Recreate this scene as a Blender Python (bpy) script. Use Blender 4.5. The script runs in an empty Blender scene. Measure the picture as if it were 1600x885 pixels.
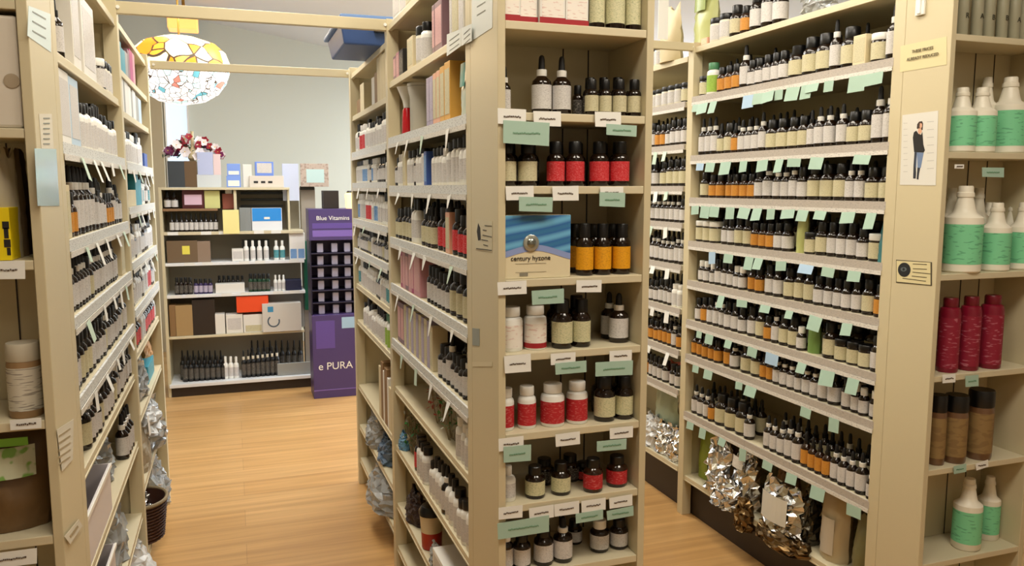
import bpy, math, random
from mathutils import Vector
sc = bpy.context.scene
COL = sc.collection
PI = math.pi
# ------------------------------------------------------------------ camera model (pixels of the 1600x885 frame)
F = 1250.0; H = 1.5
YAW = math.radians(19.184); PIT = math.radians(6.82)
RT = Vector((math.cos(YAW), -math.sin(YAW), 0))
FH = Vector((math.sin(YAW), math.cos(YAW), 0))
FW = FH*math.cos(PIT) + Vector((0, 0, -math.sin(PIT)))
UP = FH*math.sin(PIT) + Vector((0, 0, math.cos(PIT)))
CAM = Vector((0, 0, H))
def at(px, py, X=None, Y=None, Z=None):          # a measured pixel turned into a point on a known plane of the shop
    d = RT*(px-800)/F + UP*(442.5-py)/F + FW
    t = (X-CAM.x)/d.x if X is not None else (Y-CAM.y)/d.y if Y is not None else (Z-CAM.z)/d.z
    return CAM + d*t
def ppm(P):                                       # pixels per metre at P
    return F/((Vector(P)-CAM).dot(FW))

cd = bpy.data.cameras.new('camera'); cam = bpy.data.objects.new('camera', cd); COL.objects.link(cam)
cam.location = CAM; cam.rotation_euler = (PI/2-PIT, 0, -YAW)
cd.sensor_width = 36; cd.lens = F/1600*36; cd.clip_start = 0.05
sc.camera = cam

# ------------------------------------------------------------------ materials
def lin(h):
    h = h.lstrip('#'); out = []
    for i in (0, 2, 4):
        c = int(h[i:i+2], 16)/255
        out.append(c/12.92 if c <= .04045 else ((c+.055)/1.055)**2.4)
    return (*out, 1)
MATS = {}
def mat(name, hexc, rough=.5, metal=0, spec=.5, emit=0, alpha=1, trans=0, coat=0, bump=None):
    if name in MATS: return MATS[name]
    m = bpy.data.materials.new(name); m.use_nodes = True
    b = m.node_tree.nodes['Principled BSDF']
    b.inputs['Base Color'].default_value = lin(hexc)
    b.inputs['Roughness'].default_value = rough; b.inputs['Metallic'].default_value = metal
    b.inputs['Specular IOR Level'].default_value = spec
    if coat: b.inputs['Coat Weight'].default_value = coat
    if trans: b.inputs['Transmission Weight'].default_value = trans
    if alpha < 1: b.inputs['Alpha'].default_value = alpha
    if emit:
        b.inputs['Emission Color'].default_value = lin(hexc); b.inputs['Emission Strength'].default_value = emit
    if bump:
        nt = m.node_tree
        tc = nt.nodes.new('ShaderNodeTexCoord'); n = nt.nodes.new('ShaderNodeTexNoise'); n.inputs['Scale'].default_value = bump[0]
        n.inputs['Detail'].default_value = 3
        bp = nt.nodes.new('ShaderNodeBump'); bp.inputs['Strength'].default_value = bump[1]; bp.inputs['Distance'].default_value = bump[2]
        nt.links.new(tc.outputs['Object'], n.inputs['Vector']); nt.links.new(n.outputs['Fac'], bp.inputs['Height'])
        nt.links.new(bp.outputs['Normal'], b.inputs['Normal'])
    MATS[name] = m
    return m
def printed(name, hexc, ink='3a3632', sx=230, sz=800, thr=.55, rough=.55, amount=.42):   # paper with small rows of printing
    if name in MATS: return MATS[name]
    m = mat(name, hexc, rough); nt = m.node_tree; b = nt.nodes['Principled BSDF']
    tc = nt.nodes.new('ShaderNodeTexCoord'); mp = nt.nodes.new('ShaderNodeMapping')
    mp.inputs['Scale'].default_value = (sx, sx, sz)
    n = nt.nodes.new('ShaderNodeTexNoise'); n.inputs['Scale'].default_value = 1; n.inputs['Detail'].default_value = 1
    r = nt.nodes.new('ShaderNodeValToRGB'); r.color_ramp.elements[0].position = thr; r.color_ramp.elements[1].position = thr+.06
    r.color_ramp.elements[0].color = (0, 0, 0, 1); r.color_ramp.elements[1].color = (amount, amount, amount, 1)
    mx = nt.nodes.new('ShaderNodeMix'); mx.data_type = 'RGBA'
    mx.inputs['A'].default_value = lin(hexc); mx.inputs['B'].default_value = lin(ink)
    nt.links.new(tc.outputs['Object'], mp.inputs['Vector']); nt.links.new(mp.outputs['Vector'], n.inputs['Vector'])
    nt.links.new(n.outputs['Fac'], r.inputs['Fac']); nt.links.new(r.outputs['Color'], mx.inputs['Factor'])
    nt.links.new(mx.outputs['Result'], b.inputs['Base Color'])
    return m
BEIGE = mat('beige_steel', 'cfc3a1', .42, bump=(6, .04, .01))
BEIGE2 = mat('beige_shelf', 'd3c8a9', .45)
WHITEM = mat('white_steel', 'e6e6e4', .35)
KICK = mat('dark_kick', '2a1e14', .5)
GLASS = mat('amber_glass', '190d06', .12, spec=.6)
GLASS2 = mat('brown_glass', '2b1508', .12, spec=.6)
BLACK = mat('black_plastic', '0c0c0d', .35)
RUBBER = mat('black_rubber', '08080a', .6)
WHITEP = mat('white_plastic', 'efeee8', .35)
CREAMP = mat('cream_plastic', 'e0dac8', .4)
GREENCAP = mat('green_plastic', '4f8a62', .4)
L = dict(
    w=printed('label_white', 'd3cfcc', amount=.28), c=printed('label_cream', 'cdc5a2', ink='6a5a3a', amount=.3), o=printed('label_orange', 'cc8c34', ink='8a4a10', amount=.4),
    g=printed('label_lime', '9cc04a', ink='4a6a2a', amount=.4), r=printed('label_red', 'c8242c', ink='f0a0a0', amount=.35),
    y=printed('label_yellow', 'e8a312', ink='9a5a10', amount=.4), p=printed('label_pink', 'd9a8a8', ink='8a4a4a', amount=.4),
    b=printed('label_blue', '5f8fc4', ink='e8f0ff', amount=.4), t=printed('label_teal', '2f8a94', ink='e0f0f0', amount=.4),
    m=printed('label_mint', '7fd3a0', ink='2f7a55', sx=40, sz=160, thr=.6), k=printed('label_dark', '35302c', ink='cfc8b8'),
    mr=printed('label_crimson', '8a1430', ink='e0a0b0', sx=50, sz=200, thr=.6, amount=.3),
    gc=printed('label_greencream', 'd4cfa8', ink='5a7a4a'), lv=printed('label_lavender', 'b9b0c4', ink='6a5a7a', amount=.5))
# ------------------------------------------------------------------ mesh builder
class MB:
    def __init__(s): s.v = []; s.f = []; s.mi = []; s.mats = []
    def m(s, material):
        if material not in s.mats: s.mats.append(material)
        return s.mats.index(material)
    def quad(s, pts, material):
        i = len(s.v); s.v += [tuple(p) for p in pts]; s.f.append(tuple(range(i, i+len(pts)))); s.mi.append(s.m(material))
    def box(s, x0, x1, y0, y1, z0, z1, material, bev=0):
        i = len(s.v); k = s.m(material)
        x0, x1 = min(x0, x1), max(x0, x1); y0, y1 = min(y0, y1), max(y0, y1); z0, z1 = min(z0, z1), max(z0, z1)
        s.v += [(x0, y0, z0), (x1, y0, z0), (x1, y1, z0), (x0, y1, z0), (x0, y0, z1), (x1, y0, z1), (x1, y1, z1), (x0, y1, z1)]
        for q in ((0, 3, 2, 1), (4, 5, 6, 7), (0, 1, 5, 4), (1, 2, 6, 5), (2, 3, 7, 6), (3, 0, 4, 7)):
            s.f.append(tuple(i+a for a in q)); s.mi.append(k)
        return s
    def lathe(s, prof, material, n=16, cx=0, cy=0, cz=0, close=True, sx=1, sy=1):
        i = len(s.v); k = s.m(material)
        for r, z in prof:
            for j in range(n):
                a = 2*PI*j/n
                s.v.append((cx+r*sx*math.cos(a), cy+r*sy*math.sin(a), cz+z))
        for q in range(len(prof)-1):
            for j in range(n):
                a = i+q*n+j; b = i+q*n+(j+1) % n
                s.f.append((a, b, b+n, a+n)); s.mi.append(k)
        if close:
            s.f.append(tuple(i+j for j in reversed(range(n)))); s.mi.append(k)
            t = i+(len(prof)-1)*n
            s.f.append(tuple(t+j for j in range(n))); s.mi.append(k)
        return s
    def tube(s, pts, r, material, n=8):
        k = s.m(material); pts = [Vector(p) for p in pts]; rings = []
        for j, p in enumerate(pts):
            d = (pts[min(j+1, len(pts)-1)]-pts[max(j-1, 0)]).normalized()
            u = d.cross(Vector((0, 0, 1)))
            if u.length < .05: u = d.cross(Vector((1, 0, 0)))
            u.normalize(); w = d.cross(u)
            rr = r[j] if isinstance(r, (list, tuple)) else r
            rings.append(len(s.v))
            for q in range(n):
                a = 2*PI*q/n; s.v.append(tuple(p+u*rr*math.cos(a)+w*rr*math.sin(a)))
        for a0, b0 in zip(rings, rings[1:]):
            for q in range(n):
                s.f.append((a0+q, b0+q, b0+(q+1) % n, a0+(q+1) % n)); s.mi.append(k)
        s.f.append(tuple(rings[0]+q for q in range(n))); s.mi.append(k)
        s.f.append(tuple(rings[-1]+q for q in reversed(range(n)))); s.mi.append(k)
        return s
    def add(s, me_data, off=(0, 0, 0), sc_=1.0, scz=None, rot=0):
        v, f, mi, mats = me_data; i = len(s.v); scz = scz or sc_
        c, sn = math.cos(rot), math.sin(rot)
        for a in v:
            x, y = a[0]*sc_, a[1]*sc_
            s.v.append((x*c-y*sn+off[0], x*sn+y*c+off[1], a[2]*scz+off[2]))
        ks = [s.m(m) for m in mats]
        for q, k in zip(f, mi): s.f.append(tuple(i+a for a in q)); s.mi.append(ks[k])
    def data(s): return (s.v, s.f, s.mi, s.mats)
    def mesh(s, name, smooth=False):
        me = bpy.data.meshes.new(name); me.from_pydata(s.v, [], s.f)
        for m in s.mats: me.materials.append(m)
        me.polygons.foreach_set('material_index', s.mi)
        if smooth:
            me.polygons.foreach_set('use_smooth', [True]*len(s.f))
            if hasattr(me, 'set_sharp_from_angle'): me.set_sharp_from_angle(angle=math.radians(38))
        me.update(); return me
    def build(s, name, parent=None, smooth=False, loc=None, bevel=0):
        me = s.mesh(name, smooth)
        o = bpy.data.objects.new(name, me); COL.objects.link(o)
        if parent: o.parent = parent
        if loc: o.location = loc
        if bevel:
            md = o.modifiers.new('soft_edge', 'BEVEL'); md.width = bevel; md.segments = 2; md.limit_method = 'ANGLE'
        return o
NWORDS = []
def tag(o, label=None, cat=None, group=None, kind=None):
    if label: o['label'] = label
    if cat: o['category'] = cat
    if group: o['group'] = group
    if kind: o['kind'] = kind
    return o
def empty(name, loc, rz=0, label=None, cat=None, group=None):
    o = bpy.data.objects.new(name, None); COL.objects.link(o); o.empty_display_size = .02
    o.location = loc; o.rotation_euler.z = rz
    return tag(o, label, cat, group)
def put(me, name, parent=None, loc=None, rz=0):
    o = bpy.data.objects.new(name, me); COL.objects.link(o)
    if parent: o.parent = parent
    if loc: o.location = loc
    if rz: o.rotation_euler.z = rz
    return o
def text(body, size, material, parent, loc, rot, name='lettering', extr=.0004):
    c = bpy.data.curves.new(name, 'FONT'); c.body = body; c.size = size; c.extrude = extr; c.align_x = 'CENTER'; c.align_y = 'CENTER'
    c.materials.append(material)
    tmp = bpy.data.objects.new(name, c); COL.objects.link(tmp)
    me = bpy.data.meshes.new_from_object(tmp.evaluated_get(bpy.context.evaluated_depsgraph_get())); bpy.data.objects.remove(tmp)
    if not me.materials: me.materials.append(material)
    o = bpy.data.objects.new(name, me); COL.objects.link(o); o.parent = parent; o.location = loc; o.rotation_euler = rot
    return o
ONE = ['first', 'second', 'third', 'fourth', 'fifth', 'sixth', 'seventh', 'eighth', 'ninth', 'tenth', 'eleventh', 'twelfth', 'thirteenth', 'fourteenth',
       'fifteenth', 'sixteenth', 'seventeenth', 'eighteenth', 'nineteenth', 'twentieth']
def ordn(n):
    if n <= 20: return ONE[n-1]
    t = {2: 'twenty', 3: 'thirty', 4: 'forty'}[n//10]
    return ({2: 'twentieth', 3: 'thirtieth', 4: 'fortieth'}[n//10]) if n % 10 == 0 else t+'-'+ONE[n % 10-1]
rng = random.Random(7)

# ------------------------------------------------------------------ containers: unit prototypes, scaled per instance
def pieces(style, r, h, lab, cap=None, body=None):
    """parts of one container as a list of (part name, MB)"""
    P = []
    def add(n, prof, m, seg=16, close=True):
        b = MB(); b.lathe(prof, m, seg, close=close); P.append((n, b))
    lm = L.get(lab) if lab else None
    if style == 'dropper':
        add('body', [(r*.94, 0), (r, .02*h), (r, .52*h), (r*.93, .57*h), (r*.55, .63*h), (r*.45, .66*h)], body or GLASS)
        add('label', [(r*1.012, .10*h), (r*1.012, .50*h)], lm, close=False)
        add('collar', [(r*.5, .65*h), (r*.52, .66*h), (r*.52, .755*h), (r*.47, .76*h)], cap or WHITEP, 12)
        add('dropper_bulb', [(r*.36, .76*h), (r*.34, .80*h), (r*.30, .93*h), (r*.24, .98*h), (r*.1, h)], RUBBER, 10)
    elif style == 'pill':
        add('body', [(r*.94, 0), (r, .03*h), (r, .59*h), (r*.94, .65*h), (r*.64, .72*h), (r*.60, .74*h)], body or GLASS)
        add('label', [(r*1.012, .11*h), (r*1.012, .55*h)], lm, close=False)
        add('cap', [(r*.67, .725*h), (r*.69, .74*h), (r*.68, .98*h), (r*.62, h)], cap or BLACK)
    elif style == 'jar':
        add('body', [(r*.95, 0), (r, .04*h), (r, .72*h), (r*.92, .78*h)], body or GLASS)
        add('label', [(r*1.012, .10*h), (r*1.012, .68*h)], lm, close=False)
        add('lid', [(r*.97, .76*h), (r*1.0, .78*h), (r*1.0, .97*h), (r*.94, h)], cap or BLACK)
    elif style == 'packer':        # white plastic supplement bottle
        add('body', [(r*.95, 0), (r, .03*h), (r, .66*h), (r*.93, .73*h), (r*.66, .78*h), (r*.64, .80*h)], body or WHITEP, 20)
        add('label', [(r*1.012, .08*h), (r*1.012, .60*h)], lm, 20, False)
        add('cap', [(r*.76, .79*h), (r*.78, .80*h), (r*.78, .98*h), (r*.73, h)], cap or WHITEP, 20)
    elif style == 'narrow':        # flip-top lotion bottle
        add('body', [(r*.93, 0), (r, .03*h), (r, .60*h), (r*.85, .68*h), (r*.45, .73*h), (r*.42, .75*h)], body or WHITEP)
        add('label', [(r*1.012, .12*h), (r*1.012, .52*h)], lm, close=False)
        add('cap', [(r*.5, .74*h), (r*.5, .97*h), (r*.44, h)], cap or WHITEP, 12)
    elif style == 'jug':           # quart bottle with long tapered neck
        add('body', [(r*.92, 0), (r, .02*h), (r, .60*h), (r*.98, .635*h), (r*.62, .69*h), (r*.55, .74*h), (r*.42, .86*h), (r*.40, .88*h)], body or WHITEP, 24)
        add('label', [(r*1.01, .10*h), (r*1.01, .56*h)], lm, 24, False)
        add('cap', [(r*.46, .87*h), (r*.47, .88*h), (r*.45, .92*h), (r*.40, .93*h), (r*.38, .99*h), (r*.35, h)], cap or CREAMP, 20)
    elif style == 'tallcan':       # solid coloured bottle with a short wide cap
        add('body', [(r*.95, 0), (r, .02*h), (r, .80*h), (r*.9, .86*h), (r*.66, .88*h)], body, 20)
        add('label', [(r*1.01, .06*h), (r*1.01, .74*h)], lm, 20, False)
        add('cap', [(r*.68, .875*h), (r*.70, .88*h), (r*.70, .98*h), (r*.64, h)], cap, 20)
    return P
CACHE = {}
def proto(style, r, h, lab, cap=None, body=None):
    key = (style, round(r, 3), round(h, 3), lab, cap.name if cap else None, body.name if body else None)
    if key not in CACHE:
        ps = pieces(*((style, round(r, 3), round(h, 3), lab, cap, body)))
        allb = MB()
        for n, b in ps: allb.add(b.data())
        CACHE[key] = ([(n, b.mesh(n, True)) for n, b in ps], allb.mesh(style, True), allb.data())
    return CACHE[key]
def vessel(name, cat, label, group, P, style, r, h, lab, cap=None, body=None, parts=True, rz=None):
    pr = proto(style, r, h, lab, cap, body); rz = rng.uniform(0, 6) if rz is None else rz
    if parts:
        e = empty(name, P, rz, label, cat, group)
        for n, me in pr[0]: put(me, n, e)
        return e
    o = put(pr[1], name, None, P, rz)
    return tag(o, label, cat, group)

# spec: key -> name, category, words, style, r, h, label, cap, body
S = {
 'dw': ('dropper_bottle', 'dropper bottle', 'white-labelled amber dropper bottle', 'dropper', .0185, .118, 'w', None, None),
 'dk': ('dropper_bottle', 'dropper bottle', 'white-labelled black-topped dropper bottle', 'dropper', .0175, .112, 'w', BLACK, None),
 'dW': ('dropper_bottle', 'dropper bottle', 'tall white-labelled dropper bottle', 'dropper', .0215, .142, 'w', None, None),
 'dc': ('dropper_bottle', 'dropper bottle', 'cream-labelled amber dropper bottle', 'dropper', .019, .115, 'c', BLACK, None),
 'do': ('dropper_bottle', 'dropper bottle', 'orange-labelled dropper bottle', 'dropper', .0175, .11, 'o', BLACK, GLASS2),
 'ds': ('dropper_bottle', 'dropper bottle', 'small white-labelled dropper bottle', 'dropper', .014, .092, 'w', None, None),
 'pw': ('pill_bottle', 'bottle', 'white-labelled dark glass bottle', 'pill', .0205, .092, 'w', None, None),
 'pc': ('pill_bottle', 'bottle', 'cream-labelled dark glass bottle', 'pill', .025, .098, 'c', None, None),
 'pC': ('pill_bottle', 'bottle', 'wide cream-labelled dark glass bottle', 'pill', .030, .106, 'c', None, None),
 'po': ('pill_bottle', 'bottle', 'orange-labelled dark glass bottle', 'pill', .021, .088, 'o', None, GLASS2),
 'ps': ('pill_bottle', 'bottle', 'small white-capped dark glass bottle', 'pill', .0165, .078, 'w', WHITEP, None),
 'pg': ('pill_bottle', 'bottle', 'lime-labelled dark glass bottle', 'pill', .026, .10, 'g', None, None),
 'pr': ('pill_bottle', 'bottle', 'red-labelled dark glass bottle', 'pill', .024, .10, 'r', None, None),
 'py': ('pill_bottle', 'bottle', 'yellow-labelled dark glass bottle', 'pill', .024, .10, 'y', None, None),
 'jc': ('lidded_jar', 'jar', 'cream-labelled jar with white lid', 'jar', .027, .075, 'c', WHITEP, None),
 'jw': ('lidded_jar', 'jar', 'white-labelled jar with white lid', 'jar', .022, .075, 'w', WHITEP, None),
 'jb': ('lidded_jar', 'jar', 'cream-labelled jar with black lid', 'jar', .026, .07, 'c', BLACK, None),
 'jk': ('lidded_jar', 'jar', 'pale jar with black lid', 'jar', .024, .075, 'w', BLACK, CREAMP),
 'ww': ('plastic_bottle', 'bottle', 'white plastic bottle with white cap', 'packer', .021, .095, 'w', None, None),
 'wk': ('plastic_bottle', 'bottle', 'white plastic bottle with black cap', 'packer', .020, .10, 'w', BLACK, None),
 'wr': ('plastic_bottle', 'bottle', 'white plastic bottle with red label', 'packer', .023, .10, 'r', None, None),
 'wb': ('plastic_bottle', 'bottle', 'white plastic bottle with blue label', 'packer', .020, .10, 'b', None, None),
 'ng': ('plastic_bottle', 'bottle', 'white bottle with green cap', 'packer', .026, .11, 'g', GREENCAP, None),
 'nw': ('lotion_bottle', 'bottle', 'slim white bottle with black cap', 'narrow', .018, .125, 'w', BLACK, None),
 'nt': ('lotion_bottle', 'bottle', 'slim teal-labelled white bottle', 'narrow', .020, .125, 't', None, None),
}
CC = {'w': ('white', mat('carton_white', 'e6e3dc', .5)), 'c': ('cream', mat('carton_cream', 'd9cba6', .55)), 'p': ('pink', mat('carton_pink', 'c98f98', .5)),
      'm': ('mauve', mat('carton_mauve', '85656e', .5)), 'y': ('orange-yellow', mat('carton_yellow', 'd9a448', .5)), 'b': ('blue', mat('carton_blue', '3a5aa8', .45)),
      't': ('teal', mat('carton_teal', '2f93a8', .45)), 'k': ('black', mat('carton_black', '17130f', .5)), 'r': ('red', mat('carton_red', 'b02c2c', .45)),
      'n': ('brown', mat('carton_brown', '8a6a44', .6)), 'l': ('pale blue', mat('carton_paleblue', 'b9cfe2', .5)), 'v': ('lavender', mat('carton_lavender', 'a79bb4', .5)),
      'g': ('grey', mat('carton_grey', '9a9a96', .5)), 's': ('salmon', mat('carton_salmon', 'dfa98c', .5)), 'x': ('magenta', mat('carton_magenta', 'a8356a', .5))}
LP = {'w': 'w', 'c': 'c', 'p': 'p', 'm': 'p', 'y': 'c', 'b': 'b', 't': 't', 'k': 'k', 'r': 'w', 'n': 'c', 'l': 'w', 'v': 'lv', 'g': 'w', 's': 'c', 'x': 'p'}
def carton(P, wx, wy, h, c, label, group=None, face='-y', rz=0, name='carton', parts=True, panel=None):
    """box at P (centre of its foot); printed front panel towards face, closed flap on top"""
    e = empty(name, P, rz, label, 'carton', group)
    b = MB(); b.box(-wx/2, wx/2, -wy/2, wy/2, 0, h, CC[c][1]); b.build('box', e, bevel=min(.0015, wx*.05))
    if parts:
        q = MB(); pm = L[panel or LP[c]]; t = .0006
        if face == '-y': q.box(-wx*.42, wx*.42, -wy/2-t, -wy/2, h*.12, h*.88, pm)
        elif face == '-x': q.box(-wx/2-t, -wx/2, -wy*.42, wy*.42, h*.12, h*.88, pm)
        else: q.box(wx/2, wx/2+t, -wy*.42, wy*.42, h*.12, h*.88, pm)
        q.build('printed_panel', e)
    return e

# ------------------------------------------------------------------ racks along the aisles
STRIPL = printed('strip_pale', 'd8dad8', ink='6a6a6c', sx=60, sz=400, thr=.56, amount=.4)
GREEN = mat('green_tag_paper', 'a3bfae', .6); WHITET = mat('white_tag_paper', 'e9e8e2', .6)
STRIP = printed('strip_print', 'b9b0a6', ink='6a6460', sx=90, sz=600, thr=.55, amount=.35)
STRIPP = printed('strip_paper', 'dedad2', ink='4a4642', sx=120, sz=700, thr=.6, amount=.5)
def rack(label, x0, dx, depth, y0, y1, zs, ztop, strips=(), kick=None, lipm=None, bz=.09, base=True, open_top=True, far_post=True, near_post=True, back=None, stripm=None):
    e = empty('shelving_rack', (x0, (y0+y1)/2, 0), 0, label, 'shelving rack'); ox, oy = x0, (y0+y1)/2
    def part(n, boxes, m=BEIGE, parent=None, bevel=.0015):
        b = MB()
        for q in boxes: b.box(q[0]-ox, q[1]-ox, q[2]-oy, q[3]-oy, q[4], q[5], m)
        o = b.build(n, parent or e, bevel=bevel); return o
    xi = x0+dx*depth; t = .022
    for ok, ya, yb in ((near_post, y0-.024, y0), (far_post, y1, y1+.024)):
        if ok:
            part('upright', [(x0, x0+dx*.045, ya-.010, yb+.010, 0.0, ztop)])
            part('end_panel', [(x0+dx*.045, xi, ya+.004, yb-.004, .02, ztop-.03)])
    bx = x0+dx*back if back else xi
    part('back_panel', [(bx-dx*.012, bx, y0, y1, .05, ztop-.03)])
    xi = bx
    for k, z in enumerate(zs):
        sh = part('shelf', [(x0+dx*.008, xi-dx*.013, y0+.001, y1-.001, z-.018, z), (x0+dx*.006, x0+dx*.020, y0+.001, y1-.001, z-.024, z-.018)], BEIGE2)
        if k in strips:
            part('price_strip', [(x0-dx*.0005, x0+dx*.0055, y0+.004, y1-.004, z-.023, z+.0015)], stripm or STRIP, sh, 0)
            part('tag_rail', [(x0-dx*.003, x0-dx*.0012, y0+.006, y1-.006, z-.037, z-.0235)], STRIPP, sh, 0)
    if base:
        part('kick_plate', [(x0+dx*.05, x0+dx*.065, y0, y1, 0.0, bz)], kick or BEIGE)
    return e
ZR1 = [.19, .492, .757, .913, 1.09, 1.265, 1.455, 1.637, 1.888, 2.10]
ZR2 = [.21, .573, .757, .95, 1.15, 1.34, 1.505, 1.69, 1.875, 2.07]
ZC1 = [.10, .275, .51, .742, .93, 1.141, 1.315, 1.505, 1.68, 1.885, 2.09]
ZC2 = [.14, .314, .52, .85, 1.03, 1.205, 1.35, 1.52, 1.665, 1.84, 2.04]
ZL1 = [.14, .36, .62, .86, 1.035, 1.215, 1.385, 1.595, 1.79, 2.05]
ZL2 = [.16, .42, .68, .91, 1.07, 1.237, 1.43, 1.585, 1.763, 1.903, 2.06]
XR, XC, XL = 1.90, .555, -.335
rack('cream steel rack crowded with dropper bottles, foil bags on its lowest shelf', XR, 1, .38, 1.955, 3.09, ZR1, 2.12, strips=(1, 2, 3, 4, 5, 6, 7, 8), kick=KICK, bz=.17)
rack('rack bay seen through the gap beyond the display of red-labelled bottles', XR, 1, .38, 3.14, 4.25, ZR2, 2.10, strips=(1, 2, 3, 4, 5, 6, 7, 8), kick=KICK, bz=.19, near_post=False)
rack('middle rack bay behind the bottle display, mixed bottles and cartons', XC, 1, .381, 1.935, 2.995, ZC1, 2.11, back=.187, strips=(7, 6, 5, 4, 8), stripm=STRIPL, bz=.08)
rack('middle rack bay at the far end of the aisle beneath the blue tote', XC, 1, .381, 3.045, 3.965, ZC2, 2.07, back=.187, strips=(8, 7, 6, 5), stripm=STRIPL, bz=.12, near_post=False)
rack('rack bay with white bins and grey knit pack low down, opposite the middle rack', XL, -1, .24, 1.935, 2.995, ZL1, 2.11, strips=(7, 6, 5, 4), stripm=STRIPL, bz=.12)
rack('rack bay with teal box and wicker basket of plastic bags below', XL, -1, .24, 3.045, 4.0, ZL2, 2.09, strips=(7, 6, 5, 4), stripm=STRIPL, bz=.14, near_post=False)

# cross braces overhead
def brace(label, x0, x1, y, z0, z1):
    e = empty('overhead_brace', ((x0+x1)/2, y, z0), 0, label, 'brace'); w = (x1-x0)/2
    b = MB(); b.box(-w, w, -.012, .012, 0, z1-z0, BEIGE); b.build('bar', e, bevel=.002)
    for s in (-1, 1):
        c = MB(); c.tube([(s*(w-.015), -.012, (z1-z0)/2), (s*(w-.015), -.017, (z1-z0)/2)], .006, WHITEP, 10); c.build('bolt', e)
brace('beige bar bridging the aisle just before the blue tote', XL-.01, XC+.01, 3.0, 2.068, 2.108)
brace('beige bar bridging the aisle in front of the stained glass lamp', XL+.01, XC+.01, 4.02, 2.03, 2.066)
brace('beige bar over the gap to the dropper bottle rack', .945, XR+.02, 3.10, 2.085, 2.118)

# ------------------------------------------------------------------ end displays facing the camera
def endcap(label, x0, x1, y0, y1, zs, ztop, side_left=True, side_right=True, lip=.018, wl=.018):
    ox, oy = (x0+x1)/2, y0
    e = empty('end_display', (ox, oy, 0), 0, label, 'display rack')
    def part(n, q, m=BEIGE, bevel=.0015):
        b = MB(); b.box(q[0]-ox, q[1]-ox, q[2]-oy, q[3]-oy, q[4], q[5], m); return b.build(n, e, bevel=bevel)
    part('side_panel', (x0, x0+wl, y0, y1, 0, ztop))
    part('side_panel', (x1-wl, x1, y0, y1, 0, ztop))
    part('back_panel', (x0+wl, x1-wl, y1-.012, y1-.002, .05, ztop-.02))
    g = MB()
    for xx in (x0+.62*(x1-x0), x0+.80*(x1-x0)): g.box(xx-ox-.0015, xx-ox+.0015, y1-.0135-oy, y1-.012-oy, .1, ztop-.05, KICK)
    g.build('slot_line', e)
    for z in zs: part('shelf', (x0+wl+.0005, x1-wl-.0005, y0+.002, y1-.0125, z-lip, z), BEIGE2)
    part('kick_plate', (x0+wl, x1-wl, y0+.03, y0+.045, 0, .1))
    part('top_panel', (x0+wl, x1-wl, y0+.004, y1-.014, ztop-.02, ztop))
    return e
ZE = [.12, .35, .59, .762, .934, 1.122, 1.293, 1.503, 1.665, 1.86]
endcap('end display of amber, red and white bottles with blue carton', .555, .936, 1.69, 1.90, ZE, 2.13)
ZRE = [.37, .665, .95, 1.25, 1.60, 1.925]
endcap('end display of white jugs with mint green labels', 1.90, 2.33, 1.755, 1.92, [.12]+ZRE, 2.25)
ZLE = [.60, .83, 1.06, 1.365, 1.607, 1.835]
endcap('end display with yellow carton and green-labelled brown bag', -.80, -.335, 1.69, 1.899, [.15, .38]+ZLE, 2.13)
# ------------------------------------------------------------------ stock on the aisle racks
HEIGHTS = {}
FRONT = []
PENDING = []      # second rows: (key, P, label)
COUNT = {}
RK = {  # name of bay -> face, direction, y range, levels, how a label calls it, landmark at the low-Y end
 'R1': (XR, 1, 1.965, 3.08, ZR1, 'dropper bottle rack', 'camera-side post'),
 'R2': (XR, 1, 3.15, 3.62, ZR2, 'gap rack', 'its cream post'),
 'C1': (XC, 1, 1.945, 2.985, ZC1, 'middle rack', 'bottle display'),
 'C2': (XC, 1, 3.055, 3.955, ZC2, 'far bay', 'dividing post'),
 'L1': (XL, -1, 1.95, 2.985, ZL1, 'bin rack', 'camera-side post'),
 'L2': (XL, -1, 3.055, 3.99, ZL2, 'basket rack', 'dividing post')}
FARBAY = ('R2', 'C2', 'L2')
def level_words(bay, k):
    n = len(RK[bay][4]); i = n-k      # counted from the top
    return ordn(i)+' shelf'
def one(bay, k, key, y, nth, back=0, sc1=1.0, scz=1.0):
    face, dx, y0, y1, zs, words_, lm = RK[bay]
    nm, cat, desc, st, r, h, lab, cap, body = S[key]
    r *= sc1*1.1; h *= scz*1.2
    x = face+dx*(.011+r+rng.uniform(.0, .004)) if not back else face+dx*(.088+r+rng.uniform(0, .006))
    z = zs[k]+.0006
    if back: lab_words = f"{desc}, back row, {ordn(nth)} from {lm}, {level_words(bay,k)}, {words_}"
    else: lab_words = f"{desc}, {ordn(nth)} from {lm}, {level_words(bay,k)}, {words_}"
    if back:
        PENDING.append((nm, (x, y, z), key, sc1, scz, lab_words, bay)); return
    COUNT[nm] = COUNT.get(nm, 0)+1
    zt = (zs[k+1]-.03-z) if k+1 < len(zs) else 1
    h = min(h, zt-.012)
    ov = vessel(nm, cat, lab_words, f"stock in rows on the {words_}", (x, y, z), st, r, h, lab, cap, body, parts=bay not in FARBAY)
    FRONT.append((bay, k, y, ov, desc+', {}'))
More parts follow.
